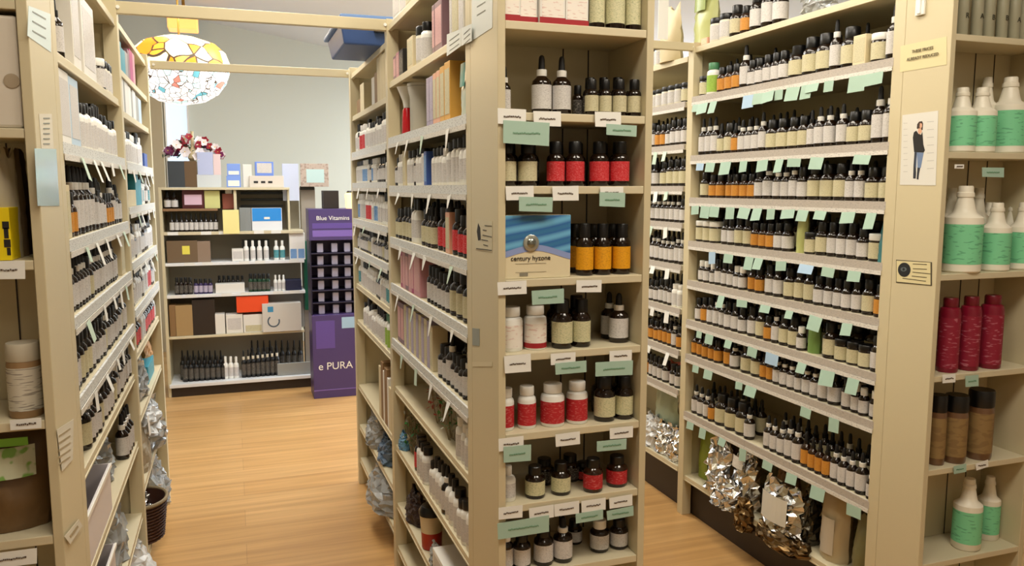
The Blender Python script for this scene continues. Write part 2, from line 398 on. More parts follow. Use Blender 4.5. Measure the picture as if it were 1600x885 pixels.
def fill(bay, k, mix, ya=None, yb=None, start=1, back=True, gap=.06, pitch=1.04):
    """random run of bottles along one shelf, camera side first"""
    face, dx, y0, y1, zs, w_, lm = RK[bay]; y = (ya or y0)+.004; yb = yb or y1; n = start
    keys = [m for m in mix.split() for _ in range(1)]
    while True:
        key = rng.choice(keys); run = rng.choice((1, 1, 2, 3))
        s1 = rng.choice((.94, 1.0, 1.06)); sz = rng.choice((.92, .98, 1.05))
        for _ in range(run):
            r = S[key][4]*s1*1.1
            if y+2*r > yb-.003: return n
            one(bay, k, key, y+r, n, 0, s1, sz); n += 1
            y += 2*r*pitch
        if rng.random() < gap: y += rng.uniform(.008, .03)
def backrow(bay, k, mix, ya=None, yb=None):
    face, dx, y0, y1, zs, w_, lm = RK[bay]; y = (ya or y0)+.012; yb = yb or y1; keys = mix.split(); n = 1
    while True:
        key = rng.choice(keys); s1 = rng.choice((.96, 1.0, 1.04))
        r = S[key][4]*s1*1.1
        if y+2*r > yb-.004: return
        sz = rng.choice((.96, 1.02, 1.08))
        z = zs[k]; hmax = (zs[k+1]-.03-z-.012) if k+1 < len(zs) else 1
        sz = min(sz, hmax/S[key][5]/1.2)
        one(bay, k, key, y+r, n, 1, s1, sz); n += 1; y += 2*r*1.05
def cartons(bay, k, items, y, gap=.002, start=1):
    """items: (colour, width along Y, height, depth) from low Y upward"""
    face, dx, y0, y1, zs, w_, lm = RK[bay]; n = start
    for c, wy, h, d in items:
        x = face+dx*(.012+d/2)
        oc = carton((x, y+wy/2, zs[k]+.0006), d, wy, h, c, f"{CC[c][0]} carton, {ordn(n)} item from {lm}, {level_words(bay,k)}, {w_}", f"cartons on the {w_}", '-x' if dx > 0 else '+x', parts=bay not in FARBAY)
        FRONT.append((bay, k, y+wy/2, oc, CC[c][0]+' carton, {} item'))
        y += wy+gap; n += 1
    return y, n
# --- dropper bottle rack, bay 1 (levels: 0 lowest .. 9 top)
for i, (ky, yy, a_, b_) in enumerate((('pw', 2.56, 1.3, 1.25), ('dW', 2.63, 1.2, 1.05), ('pw', 2.70, 1.2, 1.3), ('po', 2.76, 1.1, 1.0), ('pc', 2.83, 1.1, 1.05), ('jk', 2.90, 1.2, 1.15), ('jk', 2.97, 1.2, 1.1))): one('R1', 9, ky, yy, i+1, 0, a_, b_)
carton((1.96, 3.035, ZR1[9]+.0006), .08, .05, .03, 's', 'low salmon carton at the far end of the top shelf, dropper bottle rack', None, '-x')
fill('R1', 8, 'dW pC dw pc pw po do pw dk', 2.15, 2.96, start=4); backrow('R1', 8, 'dc dw pc', 2.1, 3.0)
one('R1', 8, 'dW', 1.995, 1); one('R1', 8, 'jc', 2.055, 2); cartons('R1', 8, [('c', .055, .095, .05)], 2.09, start=3)
one('R1', 8, 'ng', 2.985, 24); one('R1', 8, 'jb', 3.045, 25)
fill('R1', 7, 'dw dw dW dk pw pc do pc dc dw'); backrow('R1', 7, 'dc dc dw pw')
fill('R1', 6, 'dW pc pC dw pw pc po pw dk pc dw'); backrow('R1', 6, 'dc dc dw pc')
n = fill('R1', 5, 'pC pw jb pc jc pc', 1.99, 2.36)
n = fill('R1', 5, 'pc pC pw po pc pw dw', 2.43, 2.90, start=n+1)
for i in range(3): one('R1', 5, 'jc', 2.93+i*.054, n+i)
backrow('R1', 5, 'dc pC dc pc')
fill('R1', 4, 'pc pC pw pw po dw ps pw pc'); backrow('R1', 4, 'dc pC dc dw')
n = fill('R1', 3, 'pw dW pc pC pw jb', None, 2.27); fill('R1', 3, 'pw dw pw pc ps po pw dw', 2.33, None, start=n+1); backrow('R1', 3, 'dc dw pC dc')
n = fill('R1', 2, 'ps ps pw pC', None, 2.15); fill('R1', 2, 'pC pc po pw dw pc pw ps do', 2.15, None, start=n); backrow('R1', 2, 'dc dc pC dw')
n = fill('R1', 1, 'dw dw ds dw do dk pw dw', None, 2.56); fill('R1', 1, 'pC dw dw pc ds do dw', 2.62, None, start=n); backrow('R1', 1, 'dc dw dc', None, 2.58); backrow('R1', 1, 'dc dw', 2.64)
# --- bay 2 behind
for k, m in ((9, 'jk'), (8, 'jw jk jb'), (7, 'dw ds po pw'), (6, 'dW pw pc dw'), (5, 'dw dW pw'), (4, 'po ww pw dw'), (3, 'ww pw dk'), (2, 'po pw do dw'), (1, 'po pw pc')):
    fill('R2', k, m, 3.16 if k != 9 else 3.3)
    if 1 < k < 8: backrow('R2', k, 'dc dw dc')
# --- middle rack, bay 1
cartons('C1', 9, [('w', .05, .13, .10), ('c', .06, .17, .10), ('w', .025, .13, .08)], 2.0)
cartons('C1', 9, [('m', .085, .135, .11), ('m', .03, .135, .09)], 2.22, start=4)
one('C1', 9, 'jk', 2.55, 6, 0, 1.5, 1.3); one('C1', 9, 'wk', 2.49, 7)
cartons('C1', 9, [('c', .09, .10, .08)], 2.60, start=8)
cartons('C1', 9, [('k', .07, .085, .09), ('p', .05, .085, .08), ('m', .05, .08, .08)], 2.76, start=9)
cartons('C1', 10, [('c', .12, .07, .12), ('w', .10, .06, .12), ('w', .12, .09, .13)], 2.58)
cartons('C1', 8, [('y', .06, .16, .10), ('y', .05, .155, .10), ('s', .04, .15, .10), ('s', .04, .148, .10), ('v', .04, .145, .10), ('v', .04, .145, .10)], 2.14, start=2)
fill('C1', 7, 'nw ww wk ww wk pw', None, 2.42); 
cartons('C1', 7, [('b', .035, .105, .05), ('w', .03, .10, .05)], 2.43, start=14); fill('C1', 7, 'wk dw wk pw ww', 2.51, 2.74, start=16)
cartons('C1', 7, [('c', .045, .12, .05)], 2.75, start=22); fill('C1', 7, 'ww pw wk', 2.81, 2.975, start=23); backrow('C1', 7, 'dw dc wk')
cartons('C1', 6, [('s', .03, .14, .05)], 1.95)
fill('C1', 6, 'pr', 1.99, 2.15, start=2); cartons('C1', 6, [('s', .045, .115, .05)], 2.16, start=6); fill('C1', 6, 'pr py', 2.21, 2.36, start=7)
fill('C1', 6, 'po dc pc pw', 2.36, 2.6, start=10); fill('C1', 6, 'dw pc wk nw', 2.6, None, start=16); backrow('C1', 6, 'dc dw dc')
fill('C1', 5, 'pw pC pw pc dw jb', None, 2.52); backrow('C1', 5, 'dc pC dw', None, 2.55)
cartons('C1', 5, [('p', .10, .15, .06), ('x', .03, .14, .05), ('p', .05, .14, .05), ('m', .05, .135, .05), ('p', .05, .13, .05), ('x', .03, .13, .05)], 2.54, start=16)
fill('C1', 4, 'pw dw pC pw dc', None, 2.34); backrow('C1', 4, 'dc dw', None, 2.36)
cartons('C1', 4, [('c', .035, .14, .05)]+[('v', .038, .15, .06), ('c', .038, .152, .06)]*5+[('m', .06, .15, .06), ('m', .05, .15, .06)], 2.38, start=12)
fill('C1', 3, 'ww pw pr wk', None, 2.16); 
fill('C1', 2, 'wk nw wk dw', None, 2.50); fill('C1', 2, 'wr pr py wk', 2.52, 2.72, start=16)
fill('C1', 1, 'nw pc', None, 2.12); 
# --- middle rack, bay 2
cartons('C2', 9, [('c', .06, .17, .07), ('c', .06, .175, .07), ('c', .055, .17, .07), ('n', .06, .12, .09), ('w', .07, .11, .09)], 3.10)
cartons('C2', 9, [('c', .11, .12, .10), ('n', .10, .06, .09)], 3.62, start=6)
fill('C2', 8, 'wr jk wk ww nw', 3.07); cartons_y = None
fill('C2', 7, 'wk ww dw wk wb pw'); backrow('C2', 7, 'dw dc')
fill('C2', 6, 'wb nw ww wr pr wk'); fill('C2', 5, 'pc nw wk ww dw'); backrow('C2', 6, 'dc dw')
fill('C2', 4, 'ww nw wk nt dw'); fill('C2', 3, 'ww nt ng wk nw', None, 3.8)
cartons('C2', 2, [('c', .05, .18, .07), ('w', .03, .21, .06), ('n', .06, .24, .08), ('w', .03, .22, .06), ('n', .05, .25, .08), ('c', .05, .22, .08)], 3.10)
# --- bin rack, bay 1
fill('L1', 8, 'dw dk', 2.08, 2.16)
cartons('L1', 8, [('w', .10, .228, .13)], 2.22, start=4); cartons('L1', 8, [('w', .20, .20, .15)], 2.36, start=5); fill('L1', 8, 'jw jk wk', 2.72, 2.97, start=6)
cartons('L1', 7, [('w', .12, .165, .13), ('l', .12, .162, .13)], 2.0); fill('L1', 7, 'wk wk dk nw wk', 2.30, 2.95, start=3)
cartons('L1', 6, [('w', .05, .11, .05), ('c', .04, .12, .05)], 1.96); fill('L1', 6, 'po dw dW dk pc dw dw', 2.06, None, start=3); backrow('L1', 6, 'dc dw dc')
cartons('L1', 5, [('c', .09, .13, .06)], 2.86, start=18); fill('L1', 5, 'dw dw pw dk dw pc', None, 2.84); backrow('L1', 5, 'dc dw')
fill('L1', 4, 'pw dw pc pw dk'); backrow('L1', 4, 'dc dw'); fill('L1', 3, 'pw dw pc ps', 2.12)
# --- bay 2
cartons('L2', 9, [('t', .09, .10, .10), ('t', .10, .085, .10), ('g', .08, .09, .08), ('m', .06, .11, .10), ('x', .10, .12, .10), ('p', .07, .12, .10)], 3.08)
cartons('L2', 8, [('w', .09, .12, .08), ('g', .04, .115, .08), ('w', .09, .115, .08), ('w', .09, .11, .08), ('g', .05, .10, .08), ('w', .1, .11, .08), ('g', .1, .10, .08), ('l', .1, .10, .08)], 3.08)
fill('L2', 7, 'wk nw wk ww', None, 3.75); cartons('L2', 7, [('b', .12, .06, .08)], 3.78, start=18)
cartons('L2', 6, [('c', .30, .06, .08), ('t', .10, .12, .09), ('t', .10, .10, .09)], 3.08); fill('L2', 6, 'nt dw wk', 3.62, None, start=4)
fill('L2', 5, 'wk dw nw ww dk'); fill('L2', 4, 'dw ww wr pr dk wk'); fill('L2', 3, 'wk pr dw ww pw')
for bay_, k_ in (('L2', 5), ('L2', 4)): backrow(bay_, k_, 'dc dw')
# every place in a row is counted afresh from the row's camera-side end
rows = {}
for q in FRONT: rows.setdefault(q[:2], []).append(q)
for (bay, k), v in rows.items():
    for i, q in enumerate(sorted(v, key=lambda t: t[2])):
        q[3]['label'] = q[4].format(ordn(i+1)) + f" from {RK[bay][6]}, {level_words(bay, k)}, {RK[bay][5]}"
# --- second rows: individuals up to 300 of a kind, the rest one mass per kind
rest = {}
PENDING.sort(key=lambda q: -ppm(q[1]))
for nm, P, key, s1, sz, lw, bay in PENDING:
    _, cat, desc, st, r, h, lab, cap, body = S[key]
    if COUNT.get(nm, 0) < 285 and bay not in FARBAY:
        COUNT[nm] = COUNT.get(nm, 0)+1
        vessel(nm, cat, lw, 'bottles standing in the back rows', P, st, r*s1*1.1, h*sz*1.2, lab, cap, body, parts=False)
    else: rest.setdefault(nm, MB()).add(proto(st, r, h, lab, cap, body)[2], P, s1*1.1, sz*1.2, rng.uniform(0, 6))
for nm, b in rest.items():
    tag(b.build(nm+'_reserve', None, True), 'dark bottles crowded behind the front rows on the racks', nm.replace('_', ' '), None, 'stuff')
print('COUNTS', COUNT, 'pending', len(PENDING))
# ------------------------------------------------------------------ the bottle end display (Y 1.69 .. 1.90)
def shelf_bottle(px, wpx, ytop, z, Y, nm, cat, label, group, style, lab, cap=None, body=None, ybase=None):
    P = at(px, 400, Y=Y); k = ppm((P.x, Y, z)); r = wpx/2/k
    yb_ = z; top = at(px, ytop, Y=Y).z
    h = top-z
    return vessel(nm, cat, label, group, (P.x, Y, z+.0006), style, r, h, lab, cap, body)
def E1(row, px, wpx, ytop, Y, nm, label, style, lab, cap=None, body=None):
    z = ZE[row]
    P = at(px, 440-(z-1.29)*640, Y=Y)
    k = ppm((P.x, Y, z)); r = wpx/2/k
    h = at(px, ytop, Y=Y).z-z
    return vessel(nm, NMCAT.get(nm, 'bottle'), label, None, (P.x, Y, z+.0006), style, r, h, lab, cap, body)
NMCAT = {'dropper_bottle': 'dropper bottle'}
A = 1.72
# second-from-top shelf
E1(8, 789, 18, 104, 1.74, 'dropper_bottle', 'small dropper bottle beside two large dropper bottles on the end display', 'dropper', 'w')
E1(8, 846, 31, 87, 1.76, 'dropper_bottle', 'large dropper bottle with white label, taller of two on the end display', 'dropper', 'w')
E1(8, 877, 29, 89, 1.755, 'dropper_bottle', 'large dropper bottle with white label, next to four squat bottles', 'dropper', 'w')
E1(8, 902, 17, 134, 1.80, 'pill_bottle', 'dark bottle set back behind the second large dropper bottle', 'pill', 'k')
for i, (px, w_) in enumerate(((924, 22), (945, 20), (967, 22), (990, 22))):
    E1(8, px, w_, 125, A+.005, 'pill_bottle', f'squat amber bottle with cream label, {ONE[i]} of four beside large dropper bottles', 'pill', 'c')
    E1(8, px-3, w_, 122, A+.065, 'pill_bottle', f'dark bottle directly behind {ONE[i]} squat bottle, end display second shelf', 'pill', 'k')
# third
for i, (px, w_) in enumerate(((793, 28), (824, 30))):
    E1(7, px, w_, 222, A+.01, 'pill_bottle', f'amber bottle with cream label, {ONE[i]} of two left of red bottles'.replace(' left of', ' beside the'), 'pill', 'c')
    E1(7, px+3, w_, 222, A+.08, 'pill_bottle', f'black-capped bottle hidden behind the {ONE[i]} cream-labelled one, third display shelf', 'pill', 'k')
for i, (px, w_) in enumerate(((868, 29), (898, 29), (936, 31), (967, 31))):
    E1(7, px, w_, 222, A+.01, 'pill_bottle', f'amber bottle with red label, {ONE[i]} of four under green tags', 'pill', 'r')
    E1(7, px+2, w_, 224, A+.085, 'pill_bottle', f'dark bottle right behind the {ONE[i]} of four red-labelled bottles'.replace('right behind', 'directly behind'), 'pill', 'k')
# fourth: carton and yellow bottles
def photo_box(name, cat, label, x0, y0, x1, y1, Y, d, m, group=None, parent=None, bev=.001, front=None):
    a = at(x0, y1, Y=Y); b_ = at(x1, y0, Y=Y); w = (b_.x-a.x)/2
    o = (a.x+w, Y+d/2, a.z)
    e = empty(name, o, 0, label, cat, group)
    b = MB(); b.box(-w, w, -d/2, d/2, 0, b_.z-a.z, m); b.build('box', e, bevel=bev)
    return e, w, b_.z-a.z
a = at(781, 434, Y=1.70); w_ = .080; hh = .144
e = empty('carton', (.5745+w_, 1.74, ZE[6]+.0006), 0, 'wide blue and cream carton with silver emblem, beside yellow-labelled bottles', 'carton')
b = MB(); b.box(-w_, w_, -.04, .04, 0, hh, mat('box_cream', 'e2d6b4', .4)); b.build('box', e, bevel=.001)
def swoosh_mat():
    m = mat('blue_swoosh', '3f7fb8', .3); nt = m.node_tree; bs = nt.nodes['Principled BSDF']
    tc = nt.nodes.new('ShaderNodeTexCoord'); wv = nt.nodes.new('ShaderNodeTexWave'); wv.inputs['Scale'].default_value = 1.1; wv.inputs['Distortion'].default_value = 3.5
    wv.inputs['Detail'].default_value = 1; wv.inputs['Detail Scale'].default_value = .6; wv.bands_direction = 'Z'
    mp = nt.nodes.new('ShaderNodeMapping'); mp.inputs['Rotation'].default_value = (0, .45, 0); mp.inputs['Scale'].default_value = (4, 4, 9)
    r = nt.nodes.new('ShaderNodeValToRGB'); r.color_ramp.elements[0].color = lin('3a78a8'); r.color_ramp.elements[1].color = lin('6fb4dc')
    q = r.color_ramp.elements.new(.35); q.color = lin('2f66a8')
    nt.links.new(tc.outputs['Object'], mp.inputs['Vector']); nt.links.new(mp.outputs['Vector'], wv.inputs['Vector'])
    nt.links.new(wv.outputs['Fac'], r.inputs['Fac']); nt.links.new(r.outputs['Color'], bs.inputs['Base Color']); return m
b = MB(); yf = -.0406; pts_t = [(-w_*.998, hh*.998), (w_*.998, hh*.998)]; k_ = 14; low = []
for i in range(k_+1):
    x = w_*.998-2*w_*.998*i/k_; u = x/w_; low.append((x, hh*(.45+.07*math.cos(u*2.2+.2)-(.03 if u > 0 else 0)*u)))
b.quad([(x, yf, z) for x, z in reversed(pts_t+low)], swoosh_mat()); b.build('blue_front', e)
b = MB(); band = [(x, z) for x, z in low]; 
for (x, z), (x2, z2) in zip(low, low[1:]): b.quad([(x, yf-.0002, z-.012), (x, yf-.0002, z+.002), (x2, yf-.0002, z2+.002), (x2, yf-.0002, z2-.012)], mat('violet_blue', '8f9fd0', .35))
b.build('violet_band', e)
b = MB(); pr_ = [(.0001, 0), (.017, 0), (.0195, .002), (.0195, .004)]
b.lathe([(.019, 0), (.019, .003), (.015, .005)], mat('silver_emblem', 'b9bdb4', .25, .7), 24); b.lathe([(.011, .005), (.008, .008), (.001, .0095)], mat('silver_emblem2', '8d938c', .2, .8), 20)
o = b.build('emblem', e, True); o.rotation_euler.x = PI/2; o.location = (-.018, yf, hh*.565)
INK = mat('black_ink', '1c1a18', .6)
text('century hyzone', .0155, INK, e, (-.018, yf-.0004, hh*.32), (PI/2, 0, 0))
b = MB(); b.box(-.055, .02, yf-.0003, yf, hh*.235, hh*.24, mat('grey_ink', '8a8474', .6)); b.box(-.045, -.025, yf-.0003, yf, hh*.04, hh*.09, mat('grey_ink', '8a8474', .6)); b.box(-.055, .02, yf-.0003, yf, hh*.10, hh*.104, mat('grey_ink', '8a8474', .6)); b.build('fine_print', e)
for i, (px, w2) in enumerate(((913, 27), (941, 27), (970, 29))):
    E1(6, px, w2, 350, A+.01, 'pill_bottle', f'amber bottle with yellow label, {ONE[i]} of three beyond the blue carton', 'pill', 'y')
    E1(6, px-14, w2, 350, A+.075, 'pill_bottle', f'black-capped bottle behind the {ONE[i]} yellow-labelled bottle beyond the blue carton', 'pill', 'y')
# fifth
LR = printed('label_whitepink', 'eee6dc', ink='c88a80', sx=60, sz=200, thr=.58); L['wp'] = LR
for i, (px, w2, yt) in enumerate(((798, 37, 480), (836, 36, 477))):
    o = E1(5, px, w2, yt, A+.02, 'plastic_bottle', f'large white bottle with red band near foot, {"nearer the outer panel" if i == 0 else "second in from the outer panel"}', 'packer', 'wp')
    r_ = w2/2/ppm((o.location.x, A, 1.12)); b = MB(); b.lathe([(r_*1.016, .004), (r_*1.016, .016)], mat('red_band', 'a02028', .4), 20, close=False); b.build('red_band', o, True)
for i, (px, w2) in enumerate(((878, 33), (908, 29))):
    E1(5, px, w2, 468, A+.01, 'pill_bottle', f'amber bottle with cream and green label, {ONE[i]} beside large white bottles', 'pill', 'gc')
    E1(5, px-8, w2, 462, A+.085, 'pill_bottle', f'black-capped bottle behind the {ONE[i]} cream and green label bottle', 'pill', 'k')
E1(5, 951, 26, 457, 1.80, 'dropper_bottle', 'dark dropper bottle standing behind its twin on the fifth display shelf', 'dropper', 'w')
E1(5, 966, 30, 459, 1.75, 'dropper_bottle', 'dark dropper bottle with white collar, front one of its pair', 'dropper', 'w')
# sixth
L['rw'] = printed('label_red_solid', 'b8202a', ink='f0b0a8', sx=120, sz=500, thr=.58, amount=.3)
for i, (px, w2, yt) in enumerate(((790, 27, 607), (823, 29, 603), (863, 38, 599), (901, 33, 596))):
    E1(4, px, w2, yt, A+.015, 'plastic_bottle', f'white capped bottle with red label panel, {ONE[i]} of four in a row', 'packer', 'rw')
for i, (px, w2) in enumerate(((944, 33), (974, 29))):
    E1(4, px, w2, 588, A+.01, 'pill_bottle', f'black-capped amber bottle, {ONE[i]} beside the four red-panel white bottles', 'pill', 'gc')
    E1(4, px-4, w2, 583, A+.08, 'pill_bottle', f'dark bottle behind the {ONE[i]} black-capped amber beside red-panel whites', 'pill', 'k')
# seventh
E1(3, 794, 24, 728, A+.01, 'lotion_bottle', 'small white flip-top bottle with black emblem on the end display', 'narrow', 'w')
for i, (px, w2, yt) in enumerate(((836, 31, 728), (876, 31, 722))):
    E1(3, px, w2, yt, A+.01, 'pill_bottle', f'amber bottle with grey-green label, {ONE[i]} between white flip-top and red bottles', 'pill', 'gc')
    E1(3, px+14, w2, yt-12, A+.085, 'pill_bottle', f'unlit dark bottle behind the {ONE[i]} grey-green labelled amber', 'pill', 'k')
E1(3, 911, 28, 722, A+.08, 'pill_bottle', 'red-labelled bottle set back behind two more on the seventh display shelf', 'pill', 'r')
E1(3, 926, 31, 716, A+.0, 'pill_bottle', 'bright red-labelled bottle standing at the front edge, seventh display shelf', 'pill', 'rw', None, GLASS2)
E1(3, 963, 32, 712, A+.015, 'pill_bottle', 'red-labelled bottle at the inner panel end of the seventh display shelf', 'pill', 'rw', None, GLASS2)
# eighth
for i, (px, w2, yt, st) in enumerate(((790, 24, 828, 'pill'), (815, 28, 830, 'pill'), (849, 31, 822, 'pill'), (879, 31, 808, 'dropper'))):
    E1(2, px, w2, yt, A+.01, 'pill_bottle', f'dark bottle with white label, {ONE[i]} from outer panel on lowest display shelf', st, 'w', WHITEP if i in (0,) else (None if st == 'dropper' else None))
E1(2, 897, 24, 812, A+.09, 'pill_bottle', 'dark bottle peeking out behind the fourth on the lowest display shelf', 'pill', 'w')
for i, (px, w2, yt) in enumerate(((936, 30, 812), (966, 28, 810))):
    E1(2, px, w2, yt, A+.03, 'pill_bottle', f'dark bottle with oblong white label, {ONE[i]} of the pair standing apart low down', 'pill', 'w', WHITEP if i == 0 else None)
# top shelf: cartons and three cream-labelled bottles
for i, (x0, x1, c, top) in enumerate(((781, 806, 'w', .10), (807, 836, 'w', .10), (837, 877, 'w', .13), (880, 916, 'w', .14))):
    p0 = at(x0, 30, Y=1.71); p1 = at(x1, 30, Y=1.71); w2 = p1.x-p0.x
    e = carton((p0.x+w2/2+.0100, 1.745+.01*(i % 2), ZE[9]+.0006), w2, .07, top, c, f'white carton with red foot band, {ONE[i]} in from the outer panel, top display shelf', None, '-y', panel='wp')
    b = MB(); b.box(-w2/2-.0004, w2/2+.0004 if i < 3 else w2/2+.0004, -.0358, -.0352, .002, .016, mat('red_band', 'a02028', .4)); b.build('red_band', e)
for i, (px, w2) in enumerate(((932, 25), (960, 31), (988, 26))):
    E1(9, px, w2, -42, A+.01, 'pill_bottle', f'tall bottle with pale olive label, {ONE[i]} of three on the top display shelf', 'pill', 'gc')

# ------------------------------------------------------------------ tags
def hang_tag(px, py, w, h, Y=None, X=None, m=GREEN, label='', group='', tilt=0, name='shelf_tag', shape='rect', printed_=True, cat='tag'):
    P = at(px, py, Y=Y, X=X)
    e = empty(name, P, 0, label, cat, group)
    b = MB(); t = .0006
    if Y is not None:
        pts = [(-w/2, 0), (w/2, 0), (w/2*(.3 if shape == 'tri' else .97), -h), (-w/2*(.2 if shape == 'tri' else 1.0), -h*(.96))]
        c, s_ = math.cos(tilt), math.sin(tilt); pts = [(x*c-z*s_, x*s_+z*c) for x, z in pts]
        f = [(x, -abs(z)*.08, z) for x, z in pts]; bk = [(x, t-abs(z)*.08, z) for x, z in pts]
        nrm = 1
    else:
        d = -1 if X > 0 else 1      # faces the aisle
        pts = [(-w/2, 0), (w/2, 0), (w/2*(.25 if shape == 'tri' else .97), -h), (-w/2*(.2 if shape == 'tri' else 1.0), -h*.95)]
        c, s_ = math.cos(tilt), math.sin(tilt); pts = [(x*c-z*s_, x*s_+z*c) for x, z in pts]
        curl = rng.uniform(.05, .35)
        f = [(d*abs(z)*curl, y, z) for y, z in pts]; bk = [(d*abs(z)*curl-d*t, y, z) for y, z in pts]
    b.quad(list(reversed(f)), m); b.quad(bk, m)
    for i in range(4): b.quad([f[i], f[(i+1) % 4], bk[(i+1) % 4], bk[i]], m)
    b.build('paper', e)
    if printed_ and Y is not None:
        b = MB(); im = mat('ink_brown', '5a4a3c', .6) if m is WHITET else mat('ink_green', '6f9a7c', .6)
        hh_ = h*.5; rr = random.Random(int(px*7+py))
        x = -w*.30
        while x < w*.28:
            ww = rr.uniform(.001, .004); zz = -hh_+rr.uniform(-.001, .001)
            b.box(x, x+ww, -.0012-hh_*.08, -.0006-hh_*.08, zz-.0016, zz+.0016, im); x += ww+.0008
        if m is WHITET: pass
        o = b.build('printed_line', e)
    return e
ws = {8: [(780, 820, 170, 193), (835, 875, 174, 196), (930, 970, 175, 198)], 7: [(792, 832, 291, 312), (864, 903, 291, 313), (938, 974, 292, 310)],
      6: [(779, 821, 440, 460), (901, 940, 438, 457)], 5: [(789, 828, 555, 582), (861, 899, 552, 570), (952, 988, 548, 565)],
      4: [(780, 817, 684, 704), (868, 906, 677, 697), (952, 990, 668, 686)],
      3: [(780, 816, 792, 811), (827, 865, 792, 812), (866, 905, 786, 806), (908, 947, 781, 800), (951, 989, 776, 794)]}
gs = {8: [(790, 856, 190, 224), (948, 995, 195, 212)], 7: [(813, 862, 308, 330), (937, 977, 301, 323)], 6: [(832, 880, 453, 475)],
      5: [(868, 916, 566, 584), (930, 990, 565, 588)], 4: [(788, 829, 697, 722), (932, 980, 688, 705)], 3: [(779, 857, 812, 838), (899, 943, 800, 816), (947, 991, 795, 811)]}
for k, v in ws.items():
    for i, (xa, xb, ya, yb) in enumerate(v):
        s_ = 1/600
        hang_tag((xa+xb)/2, ya, (xb-xa)/605, (yb-ya)/660, Y=1.6875, m=WHITET, name='price_tag', group='white price tags on the end display',
                 label=f'white price tag, {ONE[i]} in from outer panel, on {ONE[9-k]} shelf of red-bottle display', tilt=rng.uniform(-.03, .03))
for k, v in gs.items():
    for i, (xa, xb, ya, yb) in enumerate(v):
        hang_tag((xa+xb)/2, ya, (xb-xa)/605, (yb-ya)/660, Y=1.6845, m=GREEN, name='shelf_tag', group='green tags on the end display',
                 label=f'pale green tag, {ONE[i]} in from outer panel, below {ONE[9-k]} shelf of red-bottle display', tilt=rng.uniform(-.03, .05))
# green tags along the dropper bottle rack
R1T = {8: [.06, .13, .26, .34, .37, .44, .52, .58, .64, .70, .94, 1.02, 1.07], 7: [.09, .30, .42, .50, .60, .72, .84, .95, 1.03], 6: [.04, .14, .27, .36, .44, .54, .62, .70, .80, .91, .98, 1.06],
       5: [.10, .22, .33, .47, .60, .66, .80, .92], 4: [.12, .27, .41, .55, .70, .84], 3: [.08, .2, .33, .50, .62, .78, .92, 1.0], 2: [.16, .30, .62, .70, .92, 1.02], 1: [.05, .22, .36, .50, .66, .8, .95, 1.05]}
for k, v in R1T.items():
    for i, dy in enumerate(v):
        y = 1.97+dy; z = ZR1[k]-.035
        m = GREEN if rng.random() < .95 else mat('blue_tag_paper', 'a8c4de', .6)
        w_, h_ = rng.uniform(.04, .075), rng.uniform(.028, .052)
        e = hang_tag(0, 0, w_, h_, X=XR, m=m, name='shelf_tag', group='green tags on the dropper bottle rack', tilt=rng.uniform(-.08, .08),
                     label=f'{"green" if m is GREEN else "blue"} paper tag, {ordn(i+1)} from camera-side post, under {level_words("R1",k)} of dropper bottle rack')
        e.location = (XR-.0045, y, z)
for bay, X_, ks, cnt, m_, sh, wd in (('R2', XR, (7, 6, 5, 4, 3, 2), 3, WHITET, 'rect', 'white'), ('C1', XC, (8, 7, 6, 5, 4), 4, WHITET, 'tri', 'white'), ('C2', XC, (7, 6, 5), 3, WHITET, 'tri', 'white'),
                             ('L1', XL, (7, 6, 5, 4), 5, WHITET, 'rect', 'white'), ('L2', XL, (7, 6, 5), 4, WHITET, 'rect', 'white')):
    face, dx, y0, y1, zs, words_, lm = RK[bay]
    for k in ks:
        for i in range(cnt):
            y = y0+.05+(y1-y0-.1)*(i+rng.uniform(.2, .8))/cnt
            mm = m_ if rng.random() < .75 else mat('pale_green_paper', 'c4d8c6', .6)
            e = hang_tag(0, 0, rng.uniform(.03, .045), rng.uniform(.03, .06), X=X_, m=mm, name='shelf_tag', group=f'paper tags on the {words_}', tilt=rng.uniform(-.2, .2), shape=sh if rng.random() < .7 else 'rect',
                         label=f'{wd if mm is m_ else "pale green"} paper tag, {ordn(i+1)} from {lm}, under {level_words(bay,k)}, {words_}')
            e.location = (X_+(-.0055 if X_ > 0 else .0055), y, zs[k]-.026)
# ------------------------------------------------------------------ white jug display (Y 1.755)
def E2(z, px, wpx, ytop, Y, nm, label, style, lab, cap=None, body=None, cat='bottle', kw=1.0):
    P = at(px, 440, Y=Y); P = at(px, 440-(z-P.z)*560, Y=Y)
    k = ppm((P.x, Y, z)); c = 1/max(.75, math.cos(math.atan((px-800)/F)))
    r = wpx/2/k*kw; h = at(px, ytop, Y=Y).z-z
    return vessel(nm, cat, label, None, (P.x, Y, z+.0006), style, r, h, lab, cap, body)
JW = mat('jug_white', 'f0ead8', .4)
for px, w2, yt, Y, lb in ((1499, 44, 137, 1.80, 'white jug with mint label beside the cream side panel, upper jug shelf'), (1530, 44, 137, 1.805, 'white jug with mint label, second in front on the upper jug shelf'),
                       (1573, 50, 121, 1.83, 'tall white jug with mint label, third on the upper jug shelf'), (1537, 34, 121, 1.872, 'white jug half hidden behind two front jugs, upper jug shelf')):
    E2(1.60, px, w2, yt, Y, 'jug_bottle', lb, 'jug', 'm', JW, JW)
